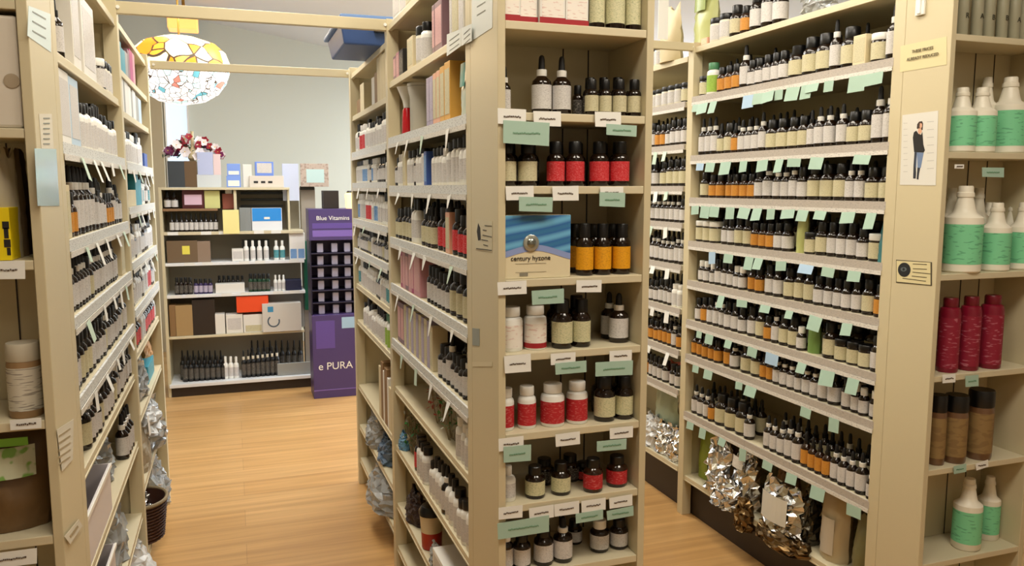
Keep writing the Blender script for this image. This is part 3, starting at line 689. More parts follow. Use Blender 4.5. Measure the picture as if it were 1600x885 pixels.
for px, w2, yt, Y, lb in ((1501, 55, 291, 1.80, 'largest white jug with mint label, front of the lower jug shelf'), (1481, 32, 294, 1.872, 'white jug tucked behind the largest jug near the panel'),
                       (1522, 34, 294, 1.872, 'white jug standing directly behind the largest jug'), (1552, 43, 317, 1.80, 'shorter mint-labelled jug next to the largest one'),
                       (1541, 32, 317, 1.872, 'shorter jug hidden between the largest and its neighbour'), (1595, 43, 317, 1.80, 'shorter mint-labelled jug, second from the largest one'), (1577, 32, 317, 1.872, 'shorter jug hidden behind the two shorter front jugs')):
    E2(1.25, px, w2, yt, Y, 'jug_bottle', lb, 'jug', 'm', JW, JW)
CR = mat('crimson_plastic', '7a0f28', .3)
for i, (px, w2, yt) in enumerate(((1478, 31, 466), (1510, 31, 464), (1543, 33, 462))):
    E2(.95, px, w2, yt, 1.80, 'crimson_bottle', f'crimson bottle with matching cap, {ONE[i]} of three from the cream panel', 'tallcan', 'mr', mat('crimson_cap', '6a1020', .3), CR)
BR = mat('brown_contents', '6a4a30', .3, coat=.5)
L['bn'] = printed('label_rustic', '8f7448', ink='5a3a28', sx=30, sz=60, thr=.5, amount=.3)
for i, (px, w2, yt) in enumerate(((1459, 26, 618), (1487, 35, 618), (1525, 37, 610))):
    E2(.665, px, w2, yt, 1.80, 'powder_jar', f'brown powder jar with black lid, {ONE[i]} of three from the cream panel', 'jar', 'bn', BLACK, BR, 'jar')
for i, (px, w2, yt) in enumerate(((1504, 41, 750), (1536, 33, 747))):
    E2(.37, px, w2, yt, 1.81+.03*i, 'jug_bottle', f'small mint-labelled white bottle on the lowest visible shelf, {"wider, in front" if i == 0 else "overlapped by its neighbour"}', 'jug', 'm', JW, JW)
CLR = mat('hazy_clear_plastic', 'b8b49a', .25, trans=.3)
for i, (px, ch, yz) in enumerate(((1503, 'R', 24), (1526, 'A', 25), (1544, 'B', 27), (1565, 'B', 28), (1584, 'A', 31), (1599, 'A', 32))):
    P = at(px, 40, Y=1.80); e = empty('clear_tube', (P.x, 1.80, ZRE[5]+.0006), 0, f'hazy clear tube marked with a black letter, {ONE[i]} from the cream panel', 'tube')
    b = MB(); b.lathe([(.014, 0), (.016, .004), (.016, .17), (.012, .18)], CLR, 14); b.build('body', e, True)
    b = MB(); b.lathe([(.013, .18), (.013, .205), (.011, .207)], CREAMP, 12); b.build('cap', e, True)
    text(ch, .021, mat('olive_ink', '2e2a18', .6), e, (0, -.0168, at(px, yz, Y=1.784).z-ZRE[5]), (PI/2, 0, 0), 'letter')
for i, (px, y, z_) in enumerate(((1575, 565, .95), (1567, 690, .665))):
    P = at(px, y, Y=1.87); e = empty('clear_cup', (P.x, 1.87, z_+.0006), 0, f'small clear plastic cup behind the {"crimson bottles" if i == 0 else "brown powder jars"}', 'cup')
    b = MB(); b.lathe([(.011, 0), (.014, .032), (.0125, .032), (.0098, .002)], mat('clear_cup', 'b8b4a0', .1, trans=.8), 16); b.build('cup_wall', e, True)
def small_tag(px, py, w, h, m, label, Y=1.7515, tilt=0):
    return hang_tag(px, py, w, h, Y=Y, m=m, name='price_tag' if m is WHITET else 'shelf_tag', group=None, label=label, tilt=tilt)
small_tag(1499, 257, .035, .012, WHITET, 'narrow white tag under the upper jug shelf')
small_tag(1552, 262, .085, .028, GREEN, 'pale green tag under the upper jug shelf')
small_tag(1483, 585, .050, .026, WHITET, 'white tag curling under the shelf of crimson bottles')
small_tag(1519, 587, .052, .034, GREEN, 'green tag under the shelf of crimson bottles')
small_tag(1500, 727, .050, .025, GREEN, 'green tag below the brown powder jars', tilt=.05)
small_tag(1534, 722, .050, .022, WHITET, 'white tag below the brown powder jars', tilt=.15)

# papers on the panel (plane X = 1.90)
def panel_sheet(name, cat, label, pts, X, m, parent=None, off=.0008):
    """a sheet of paper on a panel: corners in pixels -> points on the plane X"""
    d = -1 if X > 0 else 1
    P = [at(px, py, X=X+d*off) for px, py in pts]; c = sum(P, Vector())/len(P)
    e = parent or empty(name, c, 0, label, cat)
    o = Vector(e.location); b = MB()
    f = [p-o for p in P]; bk = [p-o-Vector((d*.0005, 0, 0)) for p in P]
    b.quad(f if d < 0 else list(reversed(f)), m); b.quad(list(reversed(bk)) if d < 0 else bk, m)
    n = len(f)
    for i in range(n): b.quad([f[i], bk[i], bk[(i+1) % n], f[(i+1) % n]], m)
    b.build('paper' if parent is None else name, e)
    return e
SH = mat('cream_sign', 'dcd0a2', .55); PAP = mat('poster_paper', 'dcdad2', .6)
s = panel_sheet('panel_sign', 'sign', 'cream sign with two dark lines, taped above the poster of a woman', [(1407, 72), (1479, 57), (1479, 101), (1406, 113)], XR, SH)
c_ = Vector(s.location)
def on_panel_text(body, px, py, size, e, X=XR, m=INK, off=.0025):
    P = at(px, py, X=X-off if X > 0 else X+off)-Vector(e.location)
    return text(body, size, m, e, P, (PI/2, 0, -PI/2 if X > 0 else PI/2))
GI = mat('olive_ink2', '5a4c30', .6)
on_panel_text('THESE PRICES', 1441, 78, .0125, s, m=GI); on_panel_text('ALREADY REDUCED', 1441, 89, .0125, s, m=GI)
p = panel_sheet('fashion_poster', 'poster', 'white poster of a standing woman in black top and jeans', [(1410, 180), (1466, 173), (1462, 290), (1406, 289)], XR, PAP)
SKIN = mat('print_skin', 'd8a88a', .6); HAIR = mat('print_hair', '3a2418', .6); JEAN = mat('print_jeans', '6f84a8', .6); BOOT = mat('print_boots', '1f2430', .6)
def pz(x, y): return (1395+x*90/590, 165+y*135/885)
def pr(name, pts, m, off): panel_sheet(name, None, None, [pz(x, y) for x, y in pts], XR, m, p, off)
pr('printed_hair', [(270, 165), (300, 160), (310, 185), (305, 250), (290, 255), (245, 235), (250, 190)], HAIR, .0010)
pr('printed_face', [(278, 180), (298, 185), (300, 215), (288, 235), (274, 225)], SKIN, .0014)
pr('printed_neck', [(262, 235), (288, 232), (298, 268), (275, 300), (255, 270)], SKIN, .0012)
pr('printed_top', [(240, 258), (262, 290), (290, 300), (302, 270), (312, 400), (328, 460), (315, 482), (218, 478), (205, 330), (215, 275)], mat('print_black', '14110f', .6), .0013)
pr('printed_jeans', [(222, 478), (316, 484), (286, 640), (252, 636), (250, 500), (244, 560), (240, 640), (212, 610)], JEAN, .0011)
pr('printed_boots', [(212, 610), (236, 640), (238, 690), (234, 750), (208, 748)], BOOT, .0012)
pr('printed_boots', [(252, 635), (280, 640), (268, 700), (262, 760), (244, 755)], BOOT, .0012)
pr('printed_jeans', [(222, 480), (246, 480), (236, 560), (232, 636), (212, 612)], mat('print_denim_dark', '2a3040', .6), .0013)
for i in range(9): pr('printed_rule', [(108+i % 2*4, 180+i*62), (150, 178+i*62), (150, 182+i*62), (108, 185+i*62)], mat('print_grey', 'b8b6b0', .6), .0010)
for i in range(7): pr('printed_rule', [(350, 165+i*80), (420, 160+i*80), (420, 166+i*80), (350, 171+i*80)], mat('print_grey', 'b8b6b0', .6), .0010)
q_ = panel_sheet('info_label', 'label', 'framed label with black round emblem and printed lines below the poster', [(1400, 406), (1456, 410), (1456, 447), (1400, 442)], XR, mat('frame_ink', '4a4230', .6))
def lz(x, y): return (1385+x*90/1328, 395+y*60/885)
def lp(name, pts, m, off): panel_sheet(name, None, None, [lz(x, y) for x, y in pts], XR, m, q_, off)
lp('label_face', [(232, 185), (1015, 232), (1015, 745), (232, 668)], SH, .0012)
lp('emblem', [(410+145*math.cos(t*PI/12), 395+165*math.sin(t*PI/12)) for t in range(24)], mat('emblem_ink', '20242a', .4), .0016)
lp('emblem_eye', [(395+70*math.cos(t*PI/8), 385+50*math.sin(t*PI/8)) for t in range(16)], mat('emblem_grey', '5f6a70', .4), .0020)
lp('emblem_eye', [(395+26*math.cos(t*PI/8), 385+34*math.sin(t*PI/8)) for t in range(16)], mat('emblem_ink', '20242a', .4), .0024)
for xa, ya, xb, yb in ((610, 260, 930, 275), (610, 370, 930, 385), (600, 450, 1010, 490), (585, 540, 930, 575), (370, 590, 910, 660)):
    lp('printed_rule', [(xa, ya-8), (xb, yb-8), (xb, yb+8), (xa, ya+8)], mat('frame_ink', '4a4230', .6), .0016)
b = MB(); e = empty('door_latch', at(1440, 12, X=XR), 0, 'small white metal latch high on the poster panel', 'latch')
b.box(-.008, 0, -.016, .016, -.022, .06, WHITEP); b.build('latch_plate', e, bevel=.002); b = MB(); b.box(-.012, -.008, -.006, .006, -.018, .05, WHITEP); b.build('latch_tongue', e, bevel=.002)

# ------------------------------------------------------------------ paper notices on the middle rack
s = panel_sheet('price_notice', 'notice', 'white lined notice page wrapped on the display side panel top', [(737, -60), (770, -75), (769, 43), (737, 64)], XC, mat('notice_white', 'dfe4e0', .5))
for i in range(4): panel_sheet('printed_rule', None, None, [(745, -16+i*13), (758, -24+i*13), (758, -22.5+i*13), (745, -14.5+i*13)], XC, mat('print_grey2', '8c9088', .6), s, .0014)
for j, (pts, lb) in enumerate((([(698, 54), (720, 45), (720, 72), (698, 88)], 'small lined notice hanging below the carton shelf, farther of two'), ([(720.5, 44), (737, 37), (737, 64), (720.5, 72)], 'small lined notice hanging below the carton shelf, nearer the display'))):
    s = panel_sheet('price_notice', 'notice', lb, pts, XC, mat('notice_white', 'dfe4e0', .5), off=.006)
    x0_, x1_ = pts[0][0], pts[1][0]
    for i in range(3): panel_sheet('printed_rule', None, None, [(x0_+4, pts[0][1]+9+i*8), (x1_-3, pts[1][1]+7+i*8), (x1_-3, pts[1][1]+8+i*8), (x0_+4, pts[0][1]+10+i*8)], XC, mat('print_grey2', '8c9088', .6), s, .0066)
s = panel_sheet('panel_label', 'label', 'clear printed label with black figure marks on the narrow display side panel', [(743, 343), (769, 346), (769, 394), (743, 390)], XC, mat('label_clear', 'cfc6a8', .4))
for (xa, ya, xb, yb) in ((757, 352, 768, 353), (754, 359, 760, 360), (754, 367, 768, 370), (752, 374, 762, 376), (755, 382, 762, 384), (744, 388, 768, 391)):
    panel_sheet('printed_rule', None, None, [(xa, ya), (xb, yb), (xb, yb+1), (xa, ya+1.2)], XC, INK, s, .0014)
panel_sheet('printed_figure', None, None, [(747, 349), (750, 356), (751, 375), (747, 376), (745, 362)], XC, INK, s, .0014)
panel_sheet('tape_strip', 'tape', 'grey tape strip across the edge of the display side panel', [(738, 513), (749, 514), (749, 541), (738, 540)], XC, mat('grey_tape', '8f958c', .3))
panel_sheet('tape_strip', 'tape', 'pale tape band around the lower display side panel', [(738, 566), (769, 566), (769, 573), (738, 573)], XC, mat('pale_tape', 'd6caa8', .3))
# ------------------------------------------------------------------ papers on the bin rack's outer panel (plane X = -.335)
LB = mat('notice_bluish', 'd3e2e2', .45); PG = mat('print_grey2', '8c9088', .6)
s = panel_sheet('price_notice', 'notice', 'pale lined notice slanting across the top of the outer panel', [(45, 9), (79, 22), (80, 82), (43, 56)], XL, LB)
for i in range(3): panel_sheet('printed_rule', None, None, [(51, 17+i*15), (72, 29+i*15), (72, 31+i*15), (51, 19+i*15)], XL, PG, s, .0014)
s = panel_sheet('price_notice', 'notice', 'narrow list of small print above the shiny pale plate', [(61, 178), (81, 178), (84, 233), (65, 233)], XL, mat('notice_cream', 'dcd6c4', .55))
for i in range(6): panel_sheet('printed_rule', None, None, [(68, 184+i*8), (78, 184+i*8), (78, 186+i*8), (68, 186+i*8)], XL, PG, s, .0014)
panel_sheet('shiny_plate', 'plate', 'shiny pale blue plate taped to the outer panel below a list', [(54, 232), (88, 233), (93, 322), (59, 322)], XL, mat('shiny_blue', 'b8d4d8', .12, .5))
s = panel_sheet('price_notice', 'notice', 'cream notice with slanted print low on the outer panel', [(89, 672), (115, 655), (114, 718), (97, 737)], XL, mat('notice_cream', 'dcd6c4', .55), off=.002)
for i in range(5): panel_sheet('printed_rule', None, None, [(92, 681+i*11), (110, 669+i*11), (110, 671.5+i*11), (92, 684+i*11)], XL, mat('print_tan', 'a89878', .6), s, .0026)
s = panel_sheet('price_notice', 'notice', 'cream twisted tag hanging at the foot of the outer panel', [(101, 839), (123, 812), (129, 822), (110, 851)], XL, mat('notice_cream', 'dcd6c4', .55), off=.004)
panel_sheet('printed_rule', None, None, [(109, 838), (121, 821), (123, 824), (111, 841)], XL, mat('print_tan', 'a89878', .6), s, .0046)
# ------------------------------------------------------------------ what stands on the display beside the picture's edge
e, w, h = photo_box('archive_box', 'box', 'tall cream curved box with pale emblem on the upper shelf beside the outer panel', -45, 23, 25, 198, 1.70, .14, mat('archive_white', 'd8cfc0', .5), bev=.006)
e.location.z = ZLE[4]+.0006; b = MB(); b.lathe([(.013, 0), (.013, .001), (.010, .0012)], mat('pale_emblem', 'a89880', .5), 20); o = b.build('emblem', e); o.rotation_euler.x = PI/2; o.location = (w-.014, -.0705, h*.42)
e, w, h = photo_box('carton', 'carton', 'yellow carton with black cut-out print beside brown paper bags', -40, 321, 13, 405, 1.70, .08, mat('yellow_card', 'f2d80e', .45))
e.location.z = ZLE[3]+.0006
b = MB(); 
for xa, za, xb, zb in ((.62, .25, .98, .4), (.66, .42, .9, .62), (.75, .1, .95, .24), (.6, .6, .96, .74)): b.box(w*xa, w*xb, -.0406, -.04, h*za, h*zb, INK)
b.build('black_print', e)
# ------------------------------------------------------------------ bags
def bag_mesh(w, h, d, seed, crumple=.006, nx=12, nz=14, pinch=.6, m=None, flare=0, seal=.08):
    """a filled bag: two skins meeting at sealed sides, bulging between; foot flat on the shelf"""
    rr = random.Random(seed); b = MB(); k = b.m(m); idx = {}
    for sgn in (-1, 1):
        for i in range(nx+1):
            for j in range(nz+1):
                u, v = i/nx, j/nz
                if sgn == 1 and (i in (0, nx)): idx[(1, i, j)] = idx[(-1, i, j)]; continue
                wide = 1-(1-pinch)*max(0, v-.55)/.45 if pinch < 1 else 1+(pinch-1)*v
                thick = (math.sin(PI*u)**.55)*(1-.92*max(0, (v-.35)/.65)**1.4)*d/2+.0015
                jx, jy, jz = [rr.uniform(-1, 1)*crumple for _ in range(3)]
                if j == 0: jz = abs(jz)*.2; 
                x = (u-.5)*w*wide+jx+flare*v*v*w*.3
                y = sgn*thick+jy
                z = v*h+jz+(math.sin(u*9+seed)*.012*h/.2 if j == nz else 0)
                idx[(sgn, i, j)] = len(b.v); b.v.append((x, y, max(0, z)))
    for sgn in (-1, 1):
        for i in range(nx):
            for j in range(nz):
                q = (idx[(sgn, i, j)], idx[(sgn, i+1, j)], idx[(sgn, i+1, j+1)], idx[(sgn, i, j+1)])
                b.f.append(q if sgn == -1 else q[::-1]); b.mi.append(k)
    for i in range(nx):
        q = (idx[(-1, i, 0)], idx[(1, i, 0)], idx[(1, i+1, 0)], idx[(-1, i+1, 0)])
        q = tuple(dict.fromkeys(q))
        if len(q) > 2: b.f.append(q); b.mi.append(k)
    return b
FOIL = mat('silver_foil', 'dcdcdc', .2, 1.0, bump=(40, .4, .004)); FOILB = mat('brown_foil', '7a6240', .3, .9, bump=(60, .5, .004))
CLEAR = mat('cloudy_clear_bag', 'd8dad8', .15, trans=.55, alpha=.85, bump=(40, .6, .004)); WHB = mat('white_poly_bag', 'dfe0e0', .3, bump=(40, .4, .004))
LIME = mat('lime_pouch', '8a9a38', .35); LIME2 = mat('lime_pouch_pale', 'b8bc78', .35)
def bag(name, cat, label, P, w, h, d, m, seed, rz=0, crumple=.006, pinch=.8, lab=None, tilt=(0, 0), flare=0, group=None, smooth=False, pw=.6, ph=(.3, .65)):
    if crumple >= .006: h *= .88
    e = empty(name, P, rz, label, cat, group)
    e.rotation_euler = (tilt[0], tilt[1], rz)
    b = bag_mesh(w, h, d, seed, crumple, m=m, pinch=pinch, flare=flare); b.build('pouch', e, smooth)
    if lab:
        q = MB(); n = 6
        for i in range(n):
            xa, xb = -w*pw/2+w*pw*i/n, -w*pw/2+w*pw*(i+1)/n
            ya, yb = [-(math.sin(PI*(x/w+.5))**.55*d/2+crumple+.004) for x in (xa, xb)]
            q.quad([(xa, ya, h*ph[0]), (xb, yb, h*ph[0]), (xb, yb*.9, h*ph[1]), (xa, ya*.9, h*ph[1])], lab)
        q.build('label', e)
    return e
# along the foil-bag shelf, aisle side faces -x: rz=-90deg turns the bag's face to -x
rf = -PI/2
def R(px, py=0, X=1.98): return at(px, py, X=X)
z0 = ZR1[0]+.0006
bag('herb_pouch', 'pouch', 'lime green pouch standing by the far post on the foil bag shelf', (1.99, 3.02, z0), .11, .24, .06, LIME, 3, rf, .003, .95, smooth=True)
bag('foil_bag', 'bag', 'most crumpled silver foil bag, next to the lime pouch', (1.95, 2.86, z0), .16, .26, .10, FOIL, 5, rf, .014, .8)
bag('foil_bag', 'bag', 'silver foil bag slumping over the shelf edge in front of its twin', (1.905, 2.74, z0-.01), .17, .13, .10, FOIL, 6, rf, .014, .9, tilt=(0, -.0))
bag('foil_bag', 'bag', 'silver foil bag with white printed patch near its top', (1.96, 2.68, z0), .15, .27, .09, FOIL, 8, rf, .012, .75, STRIPP, pw=.45, ph=(.72, .92))
bag('foil_bag', 'bag', 'small brown foil bag hanging over the shelf edge', (1.893, 2.60, z0-.055), .09, .14, .06, FOILB, 9, rf, .010, .8)
bag('herb_bag', 'bag', 'clear bag of brown dried bark behind the foil bags', (2.02, 2.50, z0), .15, .27, .08, mat('bark_brown', '8a6a44', .6, bump=(50, .8, .01)), 10, rf, .006, .5)
bag('foil_bag', 'bag', 'silver foil bag with large white square label, middle of the lowest shelf', (1.935, 2.42, z0), .22, .22, .09, FOIL, 12, rf, .010, .95, mat('bag_label', 'd8d4c8', .5), pw=.66, ph=(.28, .80))
bag('herb_bag', 'bag', 'bag of chopped tan root rising behind the square-labelled foil bag', (2.02, 2.34, z0), .13, .29, .08, mat('root_tan', 'b09468', .7, bump=(60, .9, .01)), 13, rf, .006, .5)
bag('foil_bag', 'bag', 'flattened grey-brown foil bag lying under the square-labelled one', (1.90, 2.37, z0-.02), .28, .05, .12, FOILB, 14, rf, .010, 1.0)
bag('foil_bag', 'bag', 'dark folded foil edge bag standing between square label and tan bag', (1.97, 2.30, z0), .05, .26, .08, mat('dark_foil', '5a564c', .25, .9, bump=(60, .5, .004)), 15, rf, .008, .9)
bag('powder_bag', 'bag', 'smooth tan powder bag with pale oblong label on the lowest shelf', (1.98, 2.185, z0), .125, .25, .09, mat('powder_tan', 'b8a684', .35), 16, rf, .002, 1.12, mat('bag_label2', 'c6bcaa', .45), smooth=True, pw=.5, ph=(.1, .62))
bag('herb_pouch', 'pouch', 'olive pouch with folded white rim beside the poster panel', (1.97, 2.03, z0), .095, .21, .08, mat('olive_pouch', '75704a', .45), 17, rf, .003, 1.0, smooth=True)
bag('herb_pouch', 'pouch', 'brown pouch leaning in the corner behind the olive pouch', (2.04, 1.995, z0), .05, .19, .05, mat('brown_pouch', '9a8666', .5), 18, rf, .003, 1.0, smooth=True)
# bay past the gap
z2 = ZR2[0]+.0006
for i, (y, m) in enumerate(((3.22, FOIL), (3.34, FOIL), (3.46, WHB))):
    bag('foil_bag', 'bag', f'crumpled {"silver" if m is FOIL else "white"} bag past the gap, {ONE[i]} from the cream post', (1.96, y, z2), .13, .17, .08, m, 30+i, rf, .012, .8)
bag('herb_pouch', 'pouch', 'pale green pouch above the silver bags past the gap', (2.0, 3.40, z2), .22, .29, .06, mat('sage_pouch', '9aa890', .4), 33, rf, .004, .9, smooth=True)
bag('herb_pouch', 'pouch', 'red and yellow packet on the shelf above the silver bags', (1.97, 3.26, ZR2[1]+.0006), .14, .10, .05, mat('red_packet', 'b85a44', .5), 34, rf, .003, .95)
# green sachets on the dropper rack
for (y, k, h, lb, m) in ((2.385, 5, .165, 'tall mottled green sachet wedged upright among cream-labelled bottles', LIME2), (2.30, 3, .15, 'plain green sachet standing upright in the bottle row', mat('green_sachet', '6f8f4a', .4))):
    bag('herb_pouch', 'pouch', lb, (1.945, y, ZR1[k]+.0006), .055, h, .04, m, 40+k, rf, .001, .8, smooth=True)
bag('herb_pouch', 'pouch', 'white and teal cone-shaped pouch at the poster post', (1.945, 1.985, ZR1[5]+.0006), .07, .14, .05, mat('teal_pouch', '3f7f86', .4), 46, rf, .001, .6, smooth=True)
# lime pouches on top of the rack past the gap
bag('herb_pouch', 'pouch', 'large cream and lime pouch standing on the top shelf above the post', (2.0, 3.14, 2.121), .17, .26, .08, LIME2, 48, rf, .003, .95, lab=LIME, smooth=True, pw=.5, ph=(.55, .9))
e = empty('hanging_card', at(1035, 62, Y=3.085), 0, 'white pointed card standing on the bar over the gap', 'card'); b = MB(); b.box(-.022, .026, -.001, .001, .002, .26, WHITEP); b.build('card_sheet', e)
bag('herb_pouch', 'pouch', 'beige pouch standing behind the white pointed card', (1.93, 3.32, ZR2[9]+.0006), .16, .24, .08, mat('beige_pouch', 'c8b890', .5), 49, rf, .003, .9, smooth=True)
bag('foil_bag', 'bag', 'clear crinkled bag row on the top of the dropper bottle rack', (1.95, 2.36, ZR1[9]+.0006), .16, .12, .06, CLEAR, 50, rf, .010, .9)
# middle rack specials
bag('zip_bag', 'bag', 'clear bag with teal contents beside the display side panel', (.60, 2.03, ZC1[8]+.0006), .13, .17, .05, mat('teal_bag', 'c4cfc0', .3), 60, rf, .003, .9, lab=mat('teal_print', '2f8a80', .4), smooth=True, pw=.35, ph=(.45, .8))
e = empty('squeeze_tube', (.60, 2.86, ZC1[8]+.0006), 0, 'red and white squeeze bottle with flared white top on middle rack', 'bottle')
b = MB(); b.lathe([(.014, 0), (.020, .01), (.016, .09), (.011, .10)], mat('gloss_red', 'b81420', .25), 16); b.build('body', e, True)
b = MB(); b.lathe([(.012, .10), (.016, .125), (.035, .17), (.036, .172)], WHITEP, 16); b.build('flared_top', e, True)
e = empty('corner_block', (.62, 2.70, ZC1[8]+.0006), 0, 'grey flask-shaped container between red squeeze bottle and cartons', 'container')
b = MB(); b.lathe([(.04, 0), (.043, .01), (.043, .12), (.05, .15), (.05, .155)], mat('grey_flask', 'b4b0a4', .5), 20); b.build('body', e, True); b = MB(); b.lathe([(.051, .156), (.051, .165)], mat('grey_flask', 'b4b0a4', .5), 20); b.build('lid', e, True)
def sprig(name, label, P, n, cols, h, seed, spread=.05):
    e = empty(name, P, 0, label, 'bundle'); rr = random.Random(seed)
    b = MB()
    for i in range(n):
        a = rr.uniform(-spread, spread); c = rr.uniform(-.03, .03); hh = h*rr.uniform(.6, 1)
        b.tube([(c*.4, a*.4, 0), (c*.7+rr.uniform(-.01, .01), a*.7, hh*.5), (c, a+rr.uniform(-.01, .01), hh)], .0016, mat('twig', '9a8a6a', .7), 5)
    b.build('twigs', e)
    for ci, cm in enumerate(cols):
        b = MB()
        for i in range(n*5):
            x, y, z = rr.uniform(-.035, .03), rr.uniform(-spread, spread), h*rr.uniform(.25, 1); s_ = rr.uniform(.006, .013)
            d1 = Vector((rr.uniform(-1, 1), rr.uniform(-1, 1), rr.uniform(-1, 1))).normalized()*s_; d2 = d1.cross(Vector((rr.uniform(-1, 1), .3, 1))).normalized()*s_*.5
            p = Vector((x, y, z)); b.quad([p-d1, p-d2, p+d1, p+d2], cm)
        b.build('leaves', e)
    return e
GL = mat('leaf_green', '2f7a34', .5); RL = mat('berry_red', 'a83020', .5); GRY = mat('dried_grey', 'a8a490', .7)
sprig('dried_sprigs', 'packet of green leafy sprigs on the half-empty shelf', (.60, 2.28, ZC1[3]+.0006), 9, (GL, GRY), .15, 71)
sprig('dried_sprigs', 'tangle of pale twigs and red berries beyond the green sprigs', (.61, 2.46, ZC1[3]+.0006), 10, (RL, GRY), .15, 72)
sprig('dried_sprigs', 'pale dried grass bundle by the dividing post', (.61, 2.86, ZC1[2]+.0006), 12, (GRY, GL), .16, 73)
for y, k, nm_, lb, m1, m2, r, h in ((2.78, 2, 'plastic_bottle', 'slim red bottle beside the pale dried grass', 'gloss_red', WHITEP, .014, .12), (2.74, 2, 'plastic_bottle', 'second slim red bottle beside the black-capped row', 'gloss_red', WHITEP, .014, .12)):
    pass
e = empty('blue_pouch', (.60, 2.90, ZC1[2]+.0006), 0, 'blue and aqua packet lying in front of the dried grass', 'packet')
bag('zip_bag', 'bag', 'bag of dark dried berries on the lowest middle rack shelf', (.60, 2.80, ZC1[1]+.0006), .16, .13, .07, mat('dark_berries', '2c1a18', .5, bump=(70, .8, .01)), 75, rf, .006, .8)
bpy.data.objects.remove(e)
bag('zip_bag', 'packet', 'blue and aqua packet lying in front of the dried grass', (.585, 2.93, ZC1[2]+.0006), .08, .06, .04, mat('aqua_packet', '5f8fb0', .4), 76, rf, .003, .9)
e = empty('lidded_tub', (.60, 2.56, ZC1[1]+.0006), 0, 'red and cream tub with dark lid on the lowest middle rack shelf', 'tub')
b = MB(); b.lathe([(.030, 0), (.034, .005), (.036, .06)], mat('tub_red', 'b02a1c', .4), 20); b.build('body', e, True)
b = MB(); b.lathe([(.0362, .06), (.041, .12)], mat('tub_cream', 'd8c8a4', .4), 20); b.build('cream_band', e, True)
b = MB(); b.lathe([(.043, .12), (.043, .135), (.034, .15), (.012, .155)], BLACK, 20); b.build('lid', e, True)
carton((.62, 2.28, ZC1[1]+.0006), .12, .20, .085, 'w', 'wide white carton on the lowest middle rack shelf', None, '-x')
carton((.62, 2.06, ZC1[1]+.0006), .11, .13, .13, 'n', 'brown carton at the foot of the display side panel', None, '-x')
bag('zip_bag', 'bag', 'clear zip bag of loose capsules in front, lowest middle rack shelf', (.585, 2.42, ZC1[1]+.0006), .10, .07, .04, CLEAR, 77, rf, .005, .9)
# blue tote on the bay top
e = empty('storage_tote', (.575, 3.36, ZC2[10]+.0006), 0, 'blue storage tote resting on the rack behind the overhead bar', 'tote')
b = MB()
for z_a, z_b, w_a, w_b in ((0, .075, .15, .165),):
    b.v += [(-w_a, -.2, z_a), (w_a, -.2, z_a), (w_a, .2, z_a), (-w_a, .2, z_a), (-w_b, -.215, z_b), (w_b, -.215, z_b), (w_b, .215, z_b), (-w_b, .215, z_b)]
    k = b.m(mat('tote_blue', '3d5a94', .45))
    for q in ((0, 3, 2, 1), (4, 5, 6, 7), (0, 1, 5, 4), (1, 2, 6, 5), (2, 3, 7, 6), (3, 0, 4, 7)): b.f.append(q); b.mi.append(k)
b.build('body', e, bevel=.006)
b = MB(); b.box(-.18, .18, -.228, .228, .075, .092, mat('tote_lid', '6f8fc0', .45)); b.box(-.165, .165, -.21, .21, .092, .112, mat('tote_lid', '6f8fc0', .45)); b.build('lid', e, bevel=.006)
b = MB(); b.box(-.04, .04, -.235, -.216, .045, .06, BLACK); b.build('handle', e, bevel=.002)
# ------------------------------------------------------------------ bin rack lower part
def L3(px, py): return at(px, py, X=-.36)
WB = mat('bin_white', 'd9d3d6', .4)
def tray(label, y0, y1, z, h, d=.17, m=WB):
    e = empty('storage_bin', (-.345-d/2, (y0+y1)/2, z+.0006), 0, label, 'bin'); w = (y1-y0)/2; t = .003
    b = MB(); b.box(-d/2, d/2, -w, w, 0, t, m); b.box(d/2-t, d/2, -w, w, t, h, m); b.box(-d/2, -d/2+t, -w, w, t, h, m); b.box(-d/2+t, d/2-t, -w, -w+t, t, h, m); b.box(-d/2+t, d/2-t, w-t, w, t, h, m); b.build('bin_body', e, bevel=.001)
    b = MB(); b.box(d/2, d/2+.005, -w-.003, w+.003, h-.012, h, WHITEP); b.box(-d/2, d/2, -w-.004, -w, h-.012, h, WHITEP); b.build('rim', e, bevel=.001)
    return e
tray('pale lilac bin with thick white rim, upper of two at the panel', 1.95, 2.36, ZL1[2], .13)
tray('grey-lilac bin with white rim, lower of two at the panel', 1.95, 2.36, ZL1[1], .16)
bag('zip_bag', 'bag', 'maroon packet stuffed between the bins and the knit pack', (-.43, 2.15, ZL1[0]+.0006), .24, .13, .10, mat('maroon_packet', '6a1420', .4, bump=(30, .4, .004)), 80, PI/2, .008, .9)
bag('zip_bag', 'bag', 'clear bag with red and grey packets on the shelf above the bins', (-.42, 2.62, ZL1[2]+.0006), .24, .17, .08, CLEAR, 81, PI/2, .012, .8)
bag('zip_bag', 'bag', 'clear bag holding a maroon pack at the shelf edge above bins', (-.42, 2.42, ZL1[2]+.0006), .10, .15, .06, mat('maroon_grey', '8a6a70', .3), 82, PI/2, .008, .8)
bag('zip_bag', 'bag', 'long crinkled clear bag spilling off the bin rack end', (-.40, 2.62, ZL1[1]+.0006), .30, .22, .09, CLEAR, 83, PI/2, .014, .8)
bag('zip_bag', 'bag', 'grey-white plastic bag bulging low by the dividing post', (-.37, 2.86, ZL1[0]+.0006), .22, .19, .13, WHB, 84, PI/2, .014, .8)
bag('knit_pack', 'pack', 'cream packet printed like knit cloth standing low on the bin rack', (-.39, 2.45, ZL1[0]+.0006), .34, .175, .06, printed('knit', 'c8c0a4', ink='5a5448', sx=70, sz=90, thr=.55), 85, PI/2, .003, .98)
fill('L1', 2, 'dw pw wk', 2.78, 2.98, start=9)
